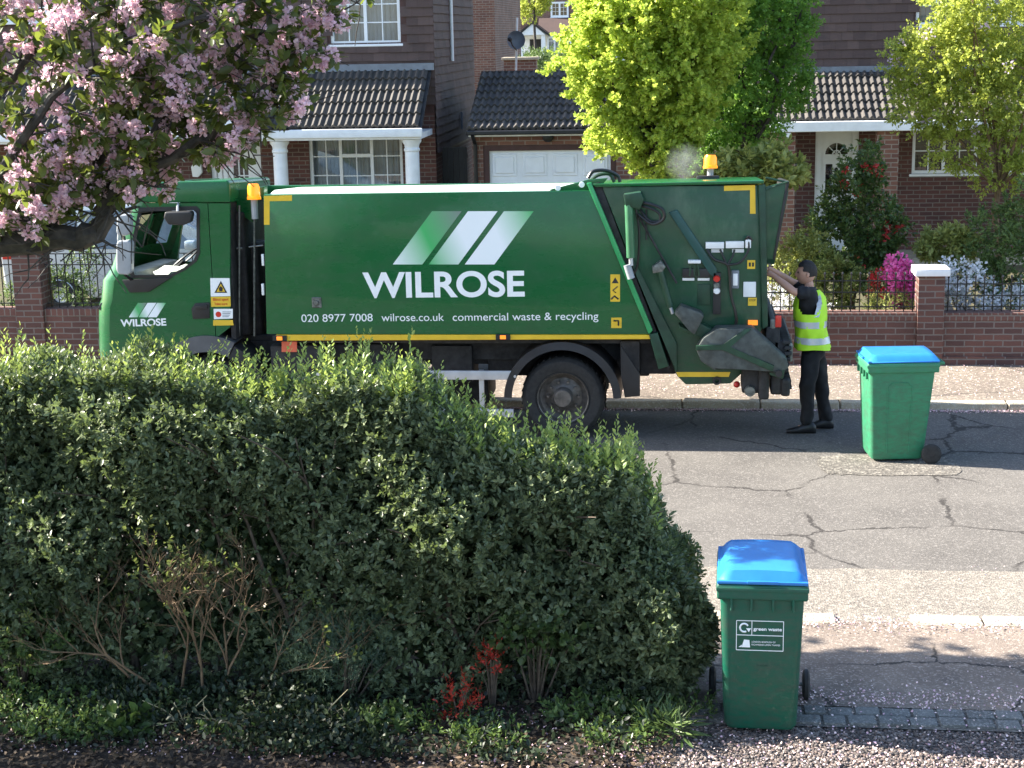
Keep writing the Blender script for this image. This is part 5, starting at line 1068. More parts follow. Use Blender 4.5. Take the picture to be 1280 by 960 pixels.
# hands with five fingers curled over the control ledge
for k in ('n', 'f'):
    d = HD[k][3]; w = H_(*d); c0 = H_(*HD[k][2]); ax = (w-c0).normalized(); sd = Vector((0, 1, 0)); up = ax.cross(sd).normalized(); up = up if up.z > 0 else -up
    Vh = [(w-ax*.02, (.026, .034)), (w+ax*.035, (.018, .042))]; Eh = [(0, 1)]
    for j, (o_, ln) in enumerate(zip((-.033, -.011, .011, .032), (.07, .08, .075, .06))):
        b0 = w+ax*.04+sd*o_; chain(Vh, Eh, 1, [(b0+ax*.02, .0095), (b0+ax*(.02+ln*.4)-up*.008, .009), (b0+ax*(.02+ln*.7)-up*.03, .0085), (b0+ax*(.02+ln*.72)-up*.052, .0075)])
    chain(Vh, Eh, 0, [(w+ax*.01-sd*.036-up*.012, .012), (w+ax*.04-sd*.05-up*.03, .011), (w+ax*.065-sd*.045-up*.045, .009)])
    skin('hand', Vh, Eh, M['skin'], pr, 1)
from mathutils import noise as mnoise
def wrinkle(o, a, f):
    me = o.data; ns = [v.normal.copy() for v in me.vertices]
    for v, n_ in zip(me.vertices, ns):
        p = v.co; v.co = p + n_*a*(mnoise.noise(Vector((p.x*f, p.y*f, p.z*f*.55)))+.5*mnoise.noise(Vector((p.x*f*2, p.y*f*2, p.z*f*1.6))))
    return o
# clothes
V = [(H_(1017, 434), (.15, .175)), (H_(1015, 420), (.15, .18))]; E_ = [(0, 1)]
for (hx, hd, kx, ky, ax, ay) in ((1014, -.1, 1009, 483, 1009, 530), (1019, .1, 1026, 481, 1031, 527)):
    chain(V, E_, 0, [(H_(hx, 446, hd), .118), (H_((hx+kx)/2, 464, hd), .1), (H_(kx, ky, hd*1.05), .08), (H_((kx+ax)/2-1, (ky+ay)/2-4, hd*1.05), .078), (H_(ax+1, ay-8, hd*1.05), .068), (H_(ax+1, ay+2, hd*1.05), .066)])
wrinkle(skin('trousers', V, E_, M['cloth'], pr, 3), .022, 9)
V = [(H_(1014, 430), (.14, .165)), (H_(1013, 413), (.135, .165)), (H_(1012, 391), (.145, .185)), (H_(1011, 372), (.125, .175)), (H_(1012, 361), (.07, .08))]; E_ = [(0, 1), (1, 2), (2, 3), (3, 4)]
for k in ('n', 'f'):
    a, b, c, d = HD[k]; chain(V, E_, 3, [(H_(a[0], a[1]+1, a[2]), .082), (H_((a[0]+b[0])/2, (a[1]+b[1])/2+1.5, (a[2]+b[2])/2-.0), .074), (H_(b[0]*.9+a[0]*.1, b[1]*.9+a[1]*.1, b[2]), .066)])
wrinkle(skin('shirt', V, E_, M['cloth'], pr, 3), .018, 12)
# vest: lofted tube round the torso, armholes left by narrowing to shoulder straps
def vest():
    mb = MB(); rows = [(434, 1016, .185, .215), (428, 1015.5, .178, .215), (418, 1014.5, .165, .21), (408, 1013.5, .16, .212), (398, 1012.8, .165, .215), (389, 1012.5, .17, .216), (380, 1012.5, .165, .205), (372, 1013, .155, .15), (365, 1013.5, .12, .12), (361, 1013.5, .085, .1)]
    rings = []; n = 48; fine = []
    for r0, r1 in zip(rows, rows[1:]):
        for f in (0, 1/3, 2/3): fine.append(tuple(p*(1-f)+q*f for p, q in zip(r0, r1)))
    fine.append(rows[-1])
    for (py, px, rx, ry) in fine:
        c = H_(px, py); ring = []
        for k in range(n):
            a = k*2*PI/n; w = 1+.02*math.sin(5*a+py*.2)+.015*math.sin(9*a+py*.13); e = 2.4
            cx, cy = math.cos(a), math.sin(a); ring.append(mb.bm.verts.new(c+Vector((rx*w*abs(cx)**(2/e)*(1 if cx > 0 else -1), ry*w*abs(cy)**(2/e)*(1 if cy > 0 else -1), .008*math.sin(3*a)*(py > 430)))))
        rings.append(ring)
    for i in range(len(rings)-1):
        for k in range(n):
            a = (k+.5)*2*PI/n; am = abs(((a+PI/2) % PI)-PI/2-0) if False else min(abs(a-PI/2-.12), abs(a-3*PI/2+.12)); py = (fine[i][0]+fine[i+1][0])/2
            if (am/.72)**2+((py-376)/13.5)**2 < 1: continue
            mb.bm.faces.new([rings[i][k], rings[i][(k+1) % n], rings[i+1][(k+1) % n], rings[i+1][k]])
    n = 36
    o = mb.build('vest', M['hivis'], pr, 80)
    for (i, t0, t1) in ((1, .55, None), (3, .3, None)):
        b = MB(); r0, r1 = rows[i+0], rows[i+1]; lo, hi = [], []
        for (f, lst) in ((.15, lo), (.95, hi)):
            py = r0[0]*(1-f)+r1[0]*f; px = r0[1]*(1-f)+r1[1]*f; rx = (r0[2]*(1-f)+r1[2]*f)+.004; ry = (r0[3]*(1-f)+r1[3]*f)+.004; c = H_(px, py)
            for k in range(n):
                a = k*2*PI/n; w = 1+.02*math.sin(5*a+py*.2)+.015*math.sin(9*a+py*.13); e = 2.4; cx, cy = math.cos(a), math.sin(a); lst.append(b.bm.verts.new(c+Vector((rx*w*abs(cx)**(2/e)*(1 if cx > 0 else -1), ry*w*abs(cy)**(2/e)*(1 if cy > 0 else -1), 0))))
        for k in range(n): b.bm.faces.new([lo[k], lo[(k+1) % n], hi[(k+1) % n], hi[k]])
        b.build('reflective_band', M['reflect'], o, 80)
    for s in (-1, 1):
        b = MB(); pts = [H_(1013.5+dx, y_, 0)+Vector((0, s*w, 0)) for dx, y_, w in ((6, 362, .07), (9, 370, .12), (9, 380, .17), (5, 392, .205))]
        for p, q in zip(pts, pts[1:]): b.hexa([p+Vector((-.025, 0, 0)), p+Vector((.025, 0, 0)), p+Vector((.025, s*.006, 0)), p+Vector((-.025, s*.006, 0)), q+Vector((-.025, s*.008, 0)), q+Vector((.025, s*.008, 0)), q+Vector((.025, s*.014, 0)), q+Vector((-.025, s*.014, 0))])
        b.build('reflective_strap', M['reflect'], o)
    wrinkle(o, .012, 11)
vest()
for (ax, ay, hd) in ((1009, 530, -.105), (1031, 527, .105)):
    a = H_(ax, ay, hd); z0 = .0; mb = MB(); secs = [(.09, .03, .05, .08), (.05, .045, 0, .13), (-.02, .05, 0, .11), (-.1, .052, 0, .075), (-.17, .045, 0, .055), (-.21, .025, .0, .04)]; rg = []
    for (dx, w, zb0, zt_) in secs:
        rg.append([mb.bm.verts.new((a.x+dx, a.y+w*math.cos(t), (zt_/2)+(zt_/2)*math.sin(t))) for t in np.linspace(0, 2*PI, 12, endpoint=False)])
    for i in range(len(rg)-1):
        for k in range(12): mb.bm.faces.new([rg[i][k], rg[i][(k+1) % 12], rg[i+1][(k+1) % 12], rg[i+1][k]])
    mb.bm.faces.new(rg[0][::-1]); mb.bm.faces.new(rg[-1]); mb.build('shoe', M['black'], pr, 60)
#%%PLANTS
# ------------------------------------------------------------------ planting beyond the road
def lob(px, py, Y, rx, ry, rz): p = at(px, py, Y); return (tuple(p), (rx, ry, rz))
M['maple'] = leafm('maple_leaf', (.21, .31, .04), (.46, .56, .1), .5, .5, (.78, .88, .15))
M['deep'] = leafm('deep_green_leaf', (.07, .16, .03), (.18, .34, .06), .45, .5, (.4, .65, .1))
M['lilac'] = leafm('yellow_green_leaf', (.15, .2, .04), (.42, .48, .09), .45, .5, (.7, .75, .12))
M['camellia'] = leafm('glossy_dark_leaf', (.03, .065, .022), (.12, .18, .05), .3, .3, (.2, .3, .06))
M['laurel'] = leafm('pale_laurel_leaf', (.14, .18, .045), (.38, .4, .12), .35, .4, (.55, .55, .15))
M['bush'] = leafm('bush_leaf', (.05, .09, .028), (.15, .22, .06), .3, .5)
M['whitefl'] = leafm('white_flower', (.6, .62, .66), (.85, .85, .88), .3, .6)
M['magenta'] = leafm('magenta_flower', (.65, .06, .3), (.85, .2, .5), .3, .6)
M['redfl'] = leafm('red_flower', (.55, .02, .03), (.7, .08, .08), .3, .6)
M['lilacfl'] = leafm('lilac_flower', (.5, .35, .5), (.7, .55, .7), .3, .6)
M['blossom'] = leafm('cherry_blossom', (.68, .45, .54), (.9, .72, .78), .45, .6, (.92, .68, .74), .2)
M['cherryleaf'] = leafm('cherry_leaf', (.03, .055, .018), (.09, .11, .028), .3, .4, (.4, .5, .06))
def flowers(name, C, r, npet, size, m, parent, sub=1):
    C = np.asarray(C); n = len(C)*npet; u = unit(n); P_ = np.repeat(C, npet, 0)+u*r*RNG.random((n, 1))**.4
    return leaves(name, P_, u+unit(n)*.6, RNG.uniform(size*.7, size*1.2, n), .95, m, parent, PETAL)
YM = 21.0
b = at(822, 330, YM); tree('maple_tree', 'bright yellow green tree rising behind the truck body', 'tree', (b.x, YM, G0), at(815, 190, YM),
   [lob(810, 90, YM, .95, .9, .85), lob(785, 40, YM-.2, .7, .7, .6), lob(860, 20, YM, .8, .8, .8), lob(830, -10, YM, 1.0, .9, .7), lob(730, 62, YM-.3, .3, .3, .2), lob(742, 120, YM-.3, .3, .3, .28), lob(822, 175, YM-.1, .45, .5, .5), lob(850, 95, YM-.2, .6, .6, .7), lob(825, 140, YM, .6, .6, .6), lob(702, 88, YM-.3, .15, .15, .1), lob(760, 10, YM, .35, .4, .35), lob(770, 170, YM-.2, .3, .3, .3)],
   1500, 60, .052, .85, M['maple'], r0=.07, shape=LEAF6, cr=.14, rpow=1)
YD = 22.4
b = at(930, 330, YD); tree('hornbeam_tree', 'dense mid green tree between the yellow tree and the tiled porch', 'tree', (b.x, YD, G0), at(930, 200, YD),
   [lob(945, 60, YD, .75, .7, 1.0), lob(960, 20, YD, .55, .6, .6), lob(930, -20, YD, .85, .7, .7), lob(905, 80, YD-.5, .5, .5, .8), lob(900, 0, YD-.5, .6, .6, .6), lob(925, 140, YD, .65, .6, .7), lob(975, 110, YD, .35, .4, .5), lob(890, 150, YD, .6, .5, .5), lob(985, 50, YD, .3, .35, .4), lob(880, 190, YD, .4, .4, .3)],
   1000, 60, .052, .7, M['deep'], r0=.09, shape=LEAF4, cr=.16)
YL = 22.0
b = at(1245, 370, YL); t1, C1 = tree('lilac_tree', 'open yellow green tree with lilac blooms in the right garden', 'tree', (b.x, YL, G0), at(1248, 235, YL),
   [lob(1190, 80, YL, .75, .6, .5), lob(1240, 50, YL, .8, .6, .7), lob(1150, 70, YL, .45, .4, .3), lob(1210, 130, YL, .8, .6, .4), lob(1275, 120, YL, .6, .6, .6), lob(1150, 130, YL, .4, .4, .3), lob(1195, 185, YL, .4, .4, .25), lob(1250, 215, YL, .45, .4, .22), lob(1300, 180, YL, .4, .4, .5), lob(1240, 0, YL, .8, .6, .5), lob(1120, 75, YL, .2, .2, .12)],
   820, 50, .058, .6, M['lilac'], M['woodlt'], r0=.055, shape=LEAF4, cr=.17)
idx = RNG.choice(len(C1), 26, replace=False)
for i in idx: flowers('flower_spike', C1[i:i+1]+np.array([0, -.1, .1]), .07, 26, .03, M['lilacfl'], t1)
def shrub(name, label, cat, Y, lobes, nc, per, ll, wid, lm, fl=None, base=None, bm_=None, shape=LEAF4, group=None, limbs=14, r0=.025, cr=.1, shell=.4):
    c0 = lobes[0]; b = at(c0[0], 380, Y); ls = [lob(px_, py_, Y+dy, rx, ry, rz) for (px_, py_, dy, rx, ry, rz) in lobes]
    bz = G0; cx = ls[0][0][0]; t, C = tree(name, label, cat, (cx, Y, bz), (cx, Y, bz+max(.1, (ls[0][0][2]-bz)*.5)), ls, nc, per, ll, wid, lm, bm_ or M['wood'], r0, shape, group, limbs, cr, shell, .1)
    if fl:
        for nm_, m, n, r, npet, sz in fl:
            i = RNG.choice(len(C), min(n, len(C)), replace=False)
            if n < 40:
                for k in i: flowers('flower', C[k:k+1]+np.array([0, -.06, .02]), r, npet, sz, m, t)
            else: flowers(nm_, C[i]+np.array([0, -.06, .02]), r, npet, sz, m, t)['kind'] = 'stuff'
    return t
shrub('camellia_bush', 'dark glossy bush with red flowers in front of the white door', 'bush', 21.5, [(1068, 245, 0, .4, .4, .4), (1086, 205, 0, .22, .3, .28), (1055, 310, 0, .55, .5, .45), (1085, 280, 0, .45, .4, .45), (1060, 345, 0, .7, .5, .4), (1030, 275, 0, .15, .2, .2), (1100, 320, 0, .3, .3, .3)], 330, 50, .07, .5, M['camellia'], [('red_flowers', M['redfl'], 26, .045, 24, .04)], cr=.15)
shrub('golden_bush', 'yellow green bush behind the worker and the truck tail', 'bush', 21.0, [(1002, 325, 0, .36, .4, .3), (1030, 352, 0, .45, .4, .33), (985, 360, 0, .3, .3, .25), (1012, 298, 0, .2, .25, .15)], 190, 50, .05, .6, M['laurel'], cr=.1)
shrub('laurel_bush', 'big leaved pale green bush showing just above the truck tail', 'bush', 20.6, [(940, 215, 0, .5, .4, .18), (975, 205, 0, .25, .3, .22), (905, 220, 0, .3, .3, .15), (930, 260, 0, .35, .4, .4)], 100, 40, .13, .42, M['laurel'], shape=LEAF6, cr=.18)
shrub('azalea_bush', 'magenta flowering azalea left of the white capped pier', 'bush', 20.3, [(1125, 345, 0, .22, .2, .2), (1138, 362, 0, .16, .2, .15), (1130, 375, 0, .2, .2, .12)], 60, 20, .035, .5, M['bush'], [('magenta_flowers', M['magenta'], 60, .09, 44, .04)], cr=.08)
shrub('rose_bush', 'red and pink flowering bush beside the magenta azalea', 'bush', 20.5, [(1100, 345, 0, .16, .2, .12), (1108, 365, 0, .2, .2, .15)], 40, 25, .04, .5, M['bush'], [('red_flowers', M['redfl'], 22, .06, 30, .035)], cr=.08)
shrub('yellow_grass_clump', 'yellow green strappy plant at the foot of the azalea', 'plant', 20.0, [(1110, 386, 0, .3, .2, .14), (1140, 384, 0, .12, .12, .12)], 45, 25, .11, .12, M['laurel'], cr=.06)
shrub('white_flower_bush', 'white flowering bush right of the white capped pier', 'bush', 20.6, [(1200, 350, 0, .35, .3, .25), (1185, 375, 0, .25, .25, .2), (1225, 375, 0, .3, .3, .2), (1270, 375, 0, .2, .3, .2)], 80, 20, .035, .5, M['bush'], [('white_flowers', M['whitefl'], 80, .1, 46, .035)], cr=.08)
shrub('rhododendron_bush', 'pale leaved bush with bare pale stems above the white flowers', 'bush', 21.3, [(1185, 305, 0, .3, .3, .13), (1165, 312, 0, .15, .2, .1), (1205, 298, 0, .2, .2, .12)], 60, 40, .1, .35, M['laurel'], bm_=M['woodlt'], shape=LEAF6, cr=.1, r0=.02)
shrub('dark_bush', 'dense dark bush in front of the right railing', 'bush', 20.9, [(1250, 290, 0, .45, .4, .35), (1275, 330, 0, .5, .4, .4), (1225, 330, 0, .35, .3, .3), (1240, 365, 0, .5, .4, .3), (1290, 270, 0, .4, .4, .4)], 260, 50, .05, .5, M['bush'], cr=.13)
shrub('pale_foliage_bush', 'grey leaved low shrub behind the railing by the worker', 'bush', 20.1, [(985, 375, 0, .3, .2, .14), (1010, 385, 0, .3, .2, .1)], 50, 25, .045, .4, M['whitefl'], cr=.08)
shrub('climbing_shrub', 'small leafed shrub growing up the railing before the silver car', 'bush', 19.75, [(102, 330, 0, .17, .15, .28), (85, 355, 0, .25, .15, .22), (110, 375, 0, .3, .15, .15), (115, 312, 0, .1, .1, .12)], 90, 40, .035, .6, M['bush'], [('pale_flowers', M['whitefl'], 6, .02, 10, .02)], cr=.07)
shrub('corner_shrub', 'small shrub behind the railing at the left edge', 'bush', 19.8, [(10, 378, 0, .25, .15, .15)], 40, 30, .04, .6, M['bush'], cr=.08)
# distant planting
for (nm_, lb, Y, ls, nc, ll, m) in (('distant_tree', 'pale green birch in front of the distant house', 80.0, [lob(668, 2, 80, .7, .6, .7), lob(660, 16, 80, .4, .4, .4), lob(680, -15, 80, .8, .8, .7)], 150, .13, 'lilac'),
        ('clipped_bush', 'rounded dark green hedge bush behind the yard wall', 45.0, [lob(686, 76, 45, .65, .6, .2), lob(670, 75, 45, .35, .4, .15), lob(700, 88, 45, .6, .5, .35)], 260, .06, 'bush')):
    tree(nm_, lb, 'tree' if 'tree' in nm_ else 'bush', (ls[0][0][0], Y, .0), (ls[0][0][0], Y, ls[0][0][2]-.3), ls, nc, 30, ll, .6, M[m], r0=.08, limbs=12, cr=.25)
#%%NEAR
# ------------------------------------------------------------------ the big hedge
sil = [(-260, 455), (-120, 440), (0, 440), (60, 432), (110, 452), (180, 430), (240, 442), (330, 455), (380, 445), (440, 436), (500, 440), (530, 452), (560, 485), (610, 515), (660, 530), (720, 538), (790, 545), (822, 598), (842, 640), (856, 690), (866, 750)]
HB = 10.0; HF = 9.22
sx = np.array([at(x, y, 9.7).x for x, y in sil]); sz = np.array([at(x, y, 9.7).z for x, y in sil])-.17
XE = at(846, 800, 9.7).x
def hgt(x): return np.interp(x, sx, sz)
hd = thing('hedge', 'large dense green hedge across the near garden boundary', 'hedge', (-2.2, 10, .03))
def hsurf(n, wf, wt, wb, we):
    """random points on the hedge envelope with outward normals"""
    k = RNG.choice(4, n, p=np.array([wf, wt, wb, we])/(wf+wt+wb+we)); x = RNG.uniform(-5.6, XE, n); h = hgt(x); u = RNG.random(n); P_ = np.zeros((n, 3)); Nn = np.zeros((n, 3))
    f = k == 0; P_[f] = np.stack([x[f], np.full(f.sum(), HF), .02+u[f]**.9*(h[f]-.1)], 1); Nn[f] = (0, -1, .15)
    f = k == 1; P_[f] = np.stack([x[f], HF+u[f]*(HB-HF), h[f]], 1); Nn[f] = (0, 0, 1)
    f = k == 2; P_[f] = np.stack([x[f], np.full(f.sum(), HB), .02+u[f]*(h[f]-.05)], 1); Nn[f] = (0, 1, .15)
    f = k == 3; hh = hgt(np.full(f.sum(), XE)); P_[f] = np.stack([np.full(f.sum(), XE), HF+RNG.random(f.sum())*(HB-HF), .05+u[f]*(hh-.05)], 1); Nn[f] = (1, 0, .1)
    # round the shoulders
    c = np.array([0, (HF+HB)/2, 0]); sh = np.clip((P_[:, 2]-(hgt(P_[:, 0])-.4))/.4, 0, 1); dy = P_[:, 1]-c[1]
    P_[:, 1] -= dy*sh**2*.28*(np.abs(dy) > .3); P_[:, 2] -= np.where(k == 1, (np.abs(dy)/.56)**3*.22, 0); Nn[:, 2] += sh*.6; Nn[:, 1] += np.sign(dy)*sh*.3*(k == 1)*(np.abs(dy)/.5)
    lump = .10*np.sin(P_[:, 0]*2.9+1.3*np.sin(P_[:, 2]*3.1))+.08*np.sin(P_[:, 2]*4.7+P_[:, 0]*2.1)+.06*np.sin(P_[:, 0]*7.3+P_[:, 1]*6+P_[:, 2]*5.9)
    Nn /= np.linalg.norm(Nn, axis=1)[:, None]; return P_+Nn*lump[:, None]*np.array([.8, 1, .55]), Nn
C, Nn = hsurf(24000, 5.2, 4.2, 1.6, 1.2); dep = RNG.random(len(C))**1.5*.4; C = C-Nn*dep[:, None]
# thin spots where the twiggy inside shows
thin = (((C[:, 0]+3.05)/.62)**2+((C[:, 2]-.62)/.55)**2 < 1) & (C[:, 1] < 9.7); keep = ~thin | (RNG.random(len(C)) < .28); C, Nn, dep = C[keep], Nn[keep], dep[keep]
D = Nn+unit(len(C))*.55+np.array([0, 0, .45]); Pl, Al, Ll = shoots(C, D, 9, .048, .10)
pt = .5+.35*np.sin(C[:, 0]*3.7+2*np.sin(C[:, 2]*4.1))+.3*np.sin(C[:, 0]*9+C[:, 2]*8)
rn = np.repeat(np.clip(RNG.normal(.34, .26, len(C))+.22*(pt-.5), 0, 1), 9)*.8+RNG.random(len(Pl))*.25
leaves('foliage', Pl, Al, Ll, .42, M['hedge'], hd, LEAF6, np.clip(rn, 0, 1))
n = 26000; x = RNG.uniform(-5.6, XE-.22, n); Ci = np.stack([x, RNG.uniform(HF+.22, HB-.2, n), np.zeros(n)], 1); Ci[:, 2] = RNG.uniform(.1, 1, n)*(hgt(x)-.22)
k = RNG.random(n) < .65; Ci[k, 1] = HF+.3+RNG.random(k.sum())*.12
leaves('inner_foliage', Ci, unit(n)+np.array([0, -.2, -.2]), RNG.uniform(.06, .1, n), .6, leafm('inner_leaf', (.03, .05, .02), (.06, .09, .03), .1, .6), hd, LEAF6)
# upright new shoots along the top
n = 900; x = RNG.uniform(-5.4, XE-.1, n); Cs = np.stack([x, RNG.uniform(HF+.1, HB-.08, n), hgt(x)-.04+RNG.normal(size=n)*.04], 1); Ds = unit(n)*.25+np.array([0, 0, 1])
Pl, Al, Ll = shoots(Cs, Ds, 12, .045, RNG.choice([.1, .14, .2, .26], n*12), .7); leaves('new_shoots', Pl, Al, Ll, .38, leafm('new_leaf', (.12, .19, .05), (.3, .38, .1), .35, .4, (.5, .6, .12)), hd, LEAF6)
mb = MB(); rr = random.Random(3)
for i in range(46):
    x = rr.uniform(-5.3, XE-.25); y = rr.uniform(9.4, 9.85); z = .02; p = Vector((x, y, z)); pts = [p]; 
    for k in range(6): p = p+Vector((rr.uniform(-.12, .12), rr.uniform(-.07, .07), float(hgt(x))*.14)); pts.append(p)
    mb.tube(pts, [.022-.003*k for k in range(7)], 6, False)
    for j in range(5):
        s_ = pts[rr.randint(1, 5)]; e = s_+Vector((rr.uniform(-.4, .4), rr.uniform(-.45, .3), rr.uniform(.05, .4))); mb.tube([s_, s_.lerp(e, .5)+Vector((0, 0, .05)), e], [.009, .006, .003], 4, False)
mb.build('stems', M['wood'], hd)
# pale bare stems growing in front of the hedge
tw = thing('bare_shrub', 'straggly half bare shrub with brown forked stems before the hedge', 'shrub', (-2.95, 9.1, .03)); mb = MB(); rr = random.Random(11); tipl = []
def grow(p, d, L, r, lv):
    pts = [p]; q = p
    for k in range(4): d = (d+Vector((rr.gauss(0, .16), rr.gauss(0, .1), rr.gauss(.03, .12)))).normalized(); q = q+d*L/4; pts.append(q)
    mb.tube(pts, [r*(1-.12*k) for k in range(5)], 5, False)
    if lv == 0: tipl.append((q, d)); return
    for j in range(3 if lv > 1 else 3): grow(pts[rr.randint(2, 4)], (d+Vector((rr.gauss(0, .55), rr.gauss(0, .3), rr.gauss(.1, .3)))).normalized(), L*.68, r*.58, lv-1)
for (px_, dx, dz) in ((190, -.45, .8), (200, .1, 1), (265, .25, 1), (280, .75, .75), (235, -.1, 1), (250, .45, .9), (180, -.8, .5)):
    p = at(px_+25, 895, 9.08); p.z = .03; grow(p, Vector((dx, rr.uniform(-.1, .2), dz)).normalized(), .5, .011, 4)
mb.build('stems', M['woodlt'], tw)
Ct = np.array([tuple(p) for p, d in tipl]); Dt = np.array([tuple(d) for p, d in tipl]); s = RNG.random(len(Ct)) < .3; Pl, Al, Ll = shoots(Ct[s], Dt[s], 6, .035, .08); leaves('foliage', Pl, Al, Ll, .5, leafm('sparse_leaf', (.05, .08, .03), (.17, .2, .05), .4, .4), tw, LEAF6)
def small(name, label, cat, px_, py_, Y, rx, rz, nc, per, ll, wid, m, shape=LEAF4, stemm='wood', up=.6, cr=.06):
    c = at(px_, py_, Y); t = thing(name, label, cat, (c.x, Y, .03)); u = unit(nc); C = np.array(tuple(c))+u*np.array([rx, rx*.7, rz])*RNG.random((nc, 1))**.4; C[:, 2] = np.maximum(C[:, 2], .05)
    D = u*.6+np.array([0, 0, up])+unit(nc)*.3; Pl, Al, Ll = shoots(C, D, per, ll, cr+.04); mb = MB()
    for i in RNG.choice(nc, min(14, nc), replace=False): p = Vector(C[i]); mb.tube([(c.x+(p.x-c.x)*.2, Y, .03), Vector((c.x, Y, .03)).lerp(p, .6), p], [.008, .005, .002], 4, False)
    mb.build('stems', M[stemm], t); leaves('foliage', Pl, Al, Ll, wid, m, t, shape); return t
M['laven'] = leafm('grey_green_needle', (.035, .07, .045), (.09, .14, .08), .2, .6)
M['redleaf'] = leafm('red_young_leaf', (.3, .02, .015), (.55, .06, .03), .35, .5)
small('rosemary_bush', 'grey green needle leaved mound low in front of the hedge', 'bush', 425, 815, 9.1, .36, .24, 420, 14, .035, .09, M['laven'], up=1)
small('red_leaf_plant', 'red leaved shrub sprig higher beside the hedge foot', 'plant', 615, 830, 9.15, .07, .12, 34, 7, .03, .35, M['redleaf'])
small('red_leaf_plant', 'larger red leaved shrub sprig lower left of the other red sprig', 'plant', 573, 880, 8.95, .11, .13, 48, 8, .032, .35, M['redleaf'])
M['fresh'] = leafm('fresh_green_leaf', (.035, .065, .022), (.1, .15, .045), .3, .4)
small('leafy_weed', 'pale green leafy plant in the bed below the red leaves', 'plant', 478, 915, 8.8, .2, .14, 60, 8, .05, .5, M['fresh'], LEAF6)
small('leafy_weed', 'dim green leafy plant at the foot of the hedge right of the red sprigs', 'plant', 740, 905, 9.05, .3, .12, 70, 8, .05, .45, M['bush'], LEAF6)
small('low_plant', 'dark spreading plant at the lower left corner of the bed', 'plant', 90, 925, 8.8, .5, .14, 130, 8, .045, .5, M['bush'], LEAF6)
small('broad_leaf_plant', 'small plant of broad dark leaves in the petals', 'plant', 165, 945, 8.65, .12, .05, 14, 5, .12, .55, M['camellia'], LEAF6)
small('strap_leaf_plant', 'arching strap leaved plant beside the near gravel', 'plant', 838, 930, 8.8, .14, .1, 22, 6, .16, .1, M['fresh'], LEAF6, up=1.2)
small('hedge_weed', 'bright leafed sprig low on the left of the bare shrub', 'plant', 205, 885, 8.85, .1, .08, 20, 7, .04, .5, M['fresh'], LEAF6)
small('ivy_patch', 'ivy like green leaves low on the hedge beside the red sprigs', 'plant', 668, 790, 9.25, .28, .14, 70, 6, .055, .7, M['fresh'], LEAF6)
small('left_shrub', 'dusky leaved shrub at the far left in front of the hedge', 'bush', 20, 800, 9.2, .35, .35, 260, 9, .04, .5, M['bush'], LEAF6)
rr = random.Random(77); M['inner'] = leafm('shade_leaf', (.02, .035, .015), (.06, .09, .035), .15, .5)
undl = ['small shaded weed at the front of the bed near the dry stalks', 'tuft of shaded leaves under the bare shrub', 'low weed between the petals at the bottom left', 'little leafy tuft beside the rosemary foot', 'shaded tuft left of the broad leaved plant', 'low green tuft under the red sprigs', 'weed at the bottom edge below the red sprigs', 'shaded weed at the bottom edge near the gravel', 'small tuft at the foot of the hedge corner', 'low weed at the lower left edge']
for (px_, py_, Y), lb in zip(((300, 930, 8.75), (255, 900, 8.95), (120, 948, 8.6), (385, 905, 8.95), (60, 952, 8.6), (560, 925, 8.85), (610, 945, 8.65), (770, 940, 8.7), (845, 895, 9.1), (20, 905, 8.95)), undl):
    small('garden_weed', lb, 'weed', px_, py_, Y, rr.uniform(.16, .28), rr.uniform(.06, .12), 55, 7, .04, .4, M[rr.choice(('camellia', 'inner', 'camellia'))], LEAF6)
n = 9000; P_ = np.stack([RNG.uniform(-5, -.1, n), RNG.uniform(7.9, 9.4, n), .035+RNG.random(n)*.03], 1); A_ = unit(n); A_[:, 2] *= .35
n = 26000; x = RNG.uniform(-4.9, -.25, n); y = RNG.uniform(8.35, 9.35, n); hh = .05+.16*np.clip(.5+.5*np.sin(x*2.3+1.7*np.sin(y*3))+.35*np.sin(x*6.1+y*4), 0, 1.3)*np.clip((y-8.3)/.5, .25, 1); ok = RNG.random(n) < np.clip(.25+.7*np.sin(x*1.7+2.1*y)+.4*np.sin(x*5), .12, 1)
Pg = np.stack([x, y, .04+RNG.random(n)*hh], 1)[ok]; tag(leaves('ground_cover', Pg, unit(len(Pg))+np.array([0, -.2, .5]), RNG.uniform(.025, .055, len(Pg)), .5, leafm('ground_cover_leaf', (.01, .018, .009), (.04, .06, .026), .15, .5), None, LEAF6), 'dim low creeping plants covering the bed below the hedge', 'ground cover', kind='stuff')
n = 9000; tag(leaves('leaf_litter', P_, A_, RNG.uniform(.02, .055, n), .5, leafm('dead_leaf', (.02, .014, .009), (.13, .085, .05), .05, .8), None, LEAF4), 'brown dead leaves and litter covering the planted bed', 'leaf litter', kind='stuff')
# dry stalks
mb = MB(); rr = random.Random(5)
for i in range(90):
    p = at(rr.uniform(230, 440), rr.uniform(930, 965), 8.75); p.z = .04; e = p+Vector((rr.gauss(0, .13), rr.gauss(0, .08), abs(rr.gauss(0, .07)))); mb.tube([p, p.lerp(e, .5)+Vector((0, 0, .02)), e], [.004, .004, .002], 4, False)
tag(mb.build('dry_stalks', mat('straw', (.5, .4, .22), .8)), 'heap of pale dry stalks lying in the bed', 'dead stems', kind='stuff')
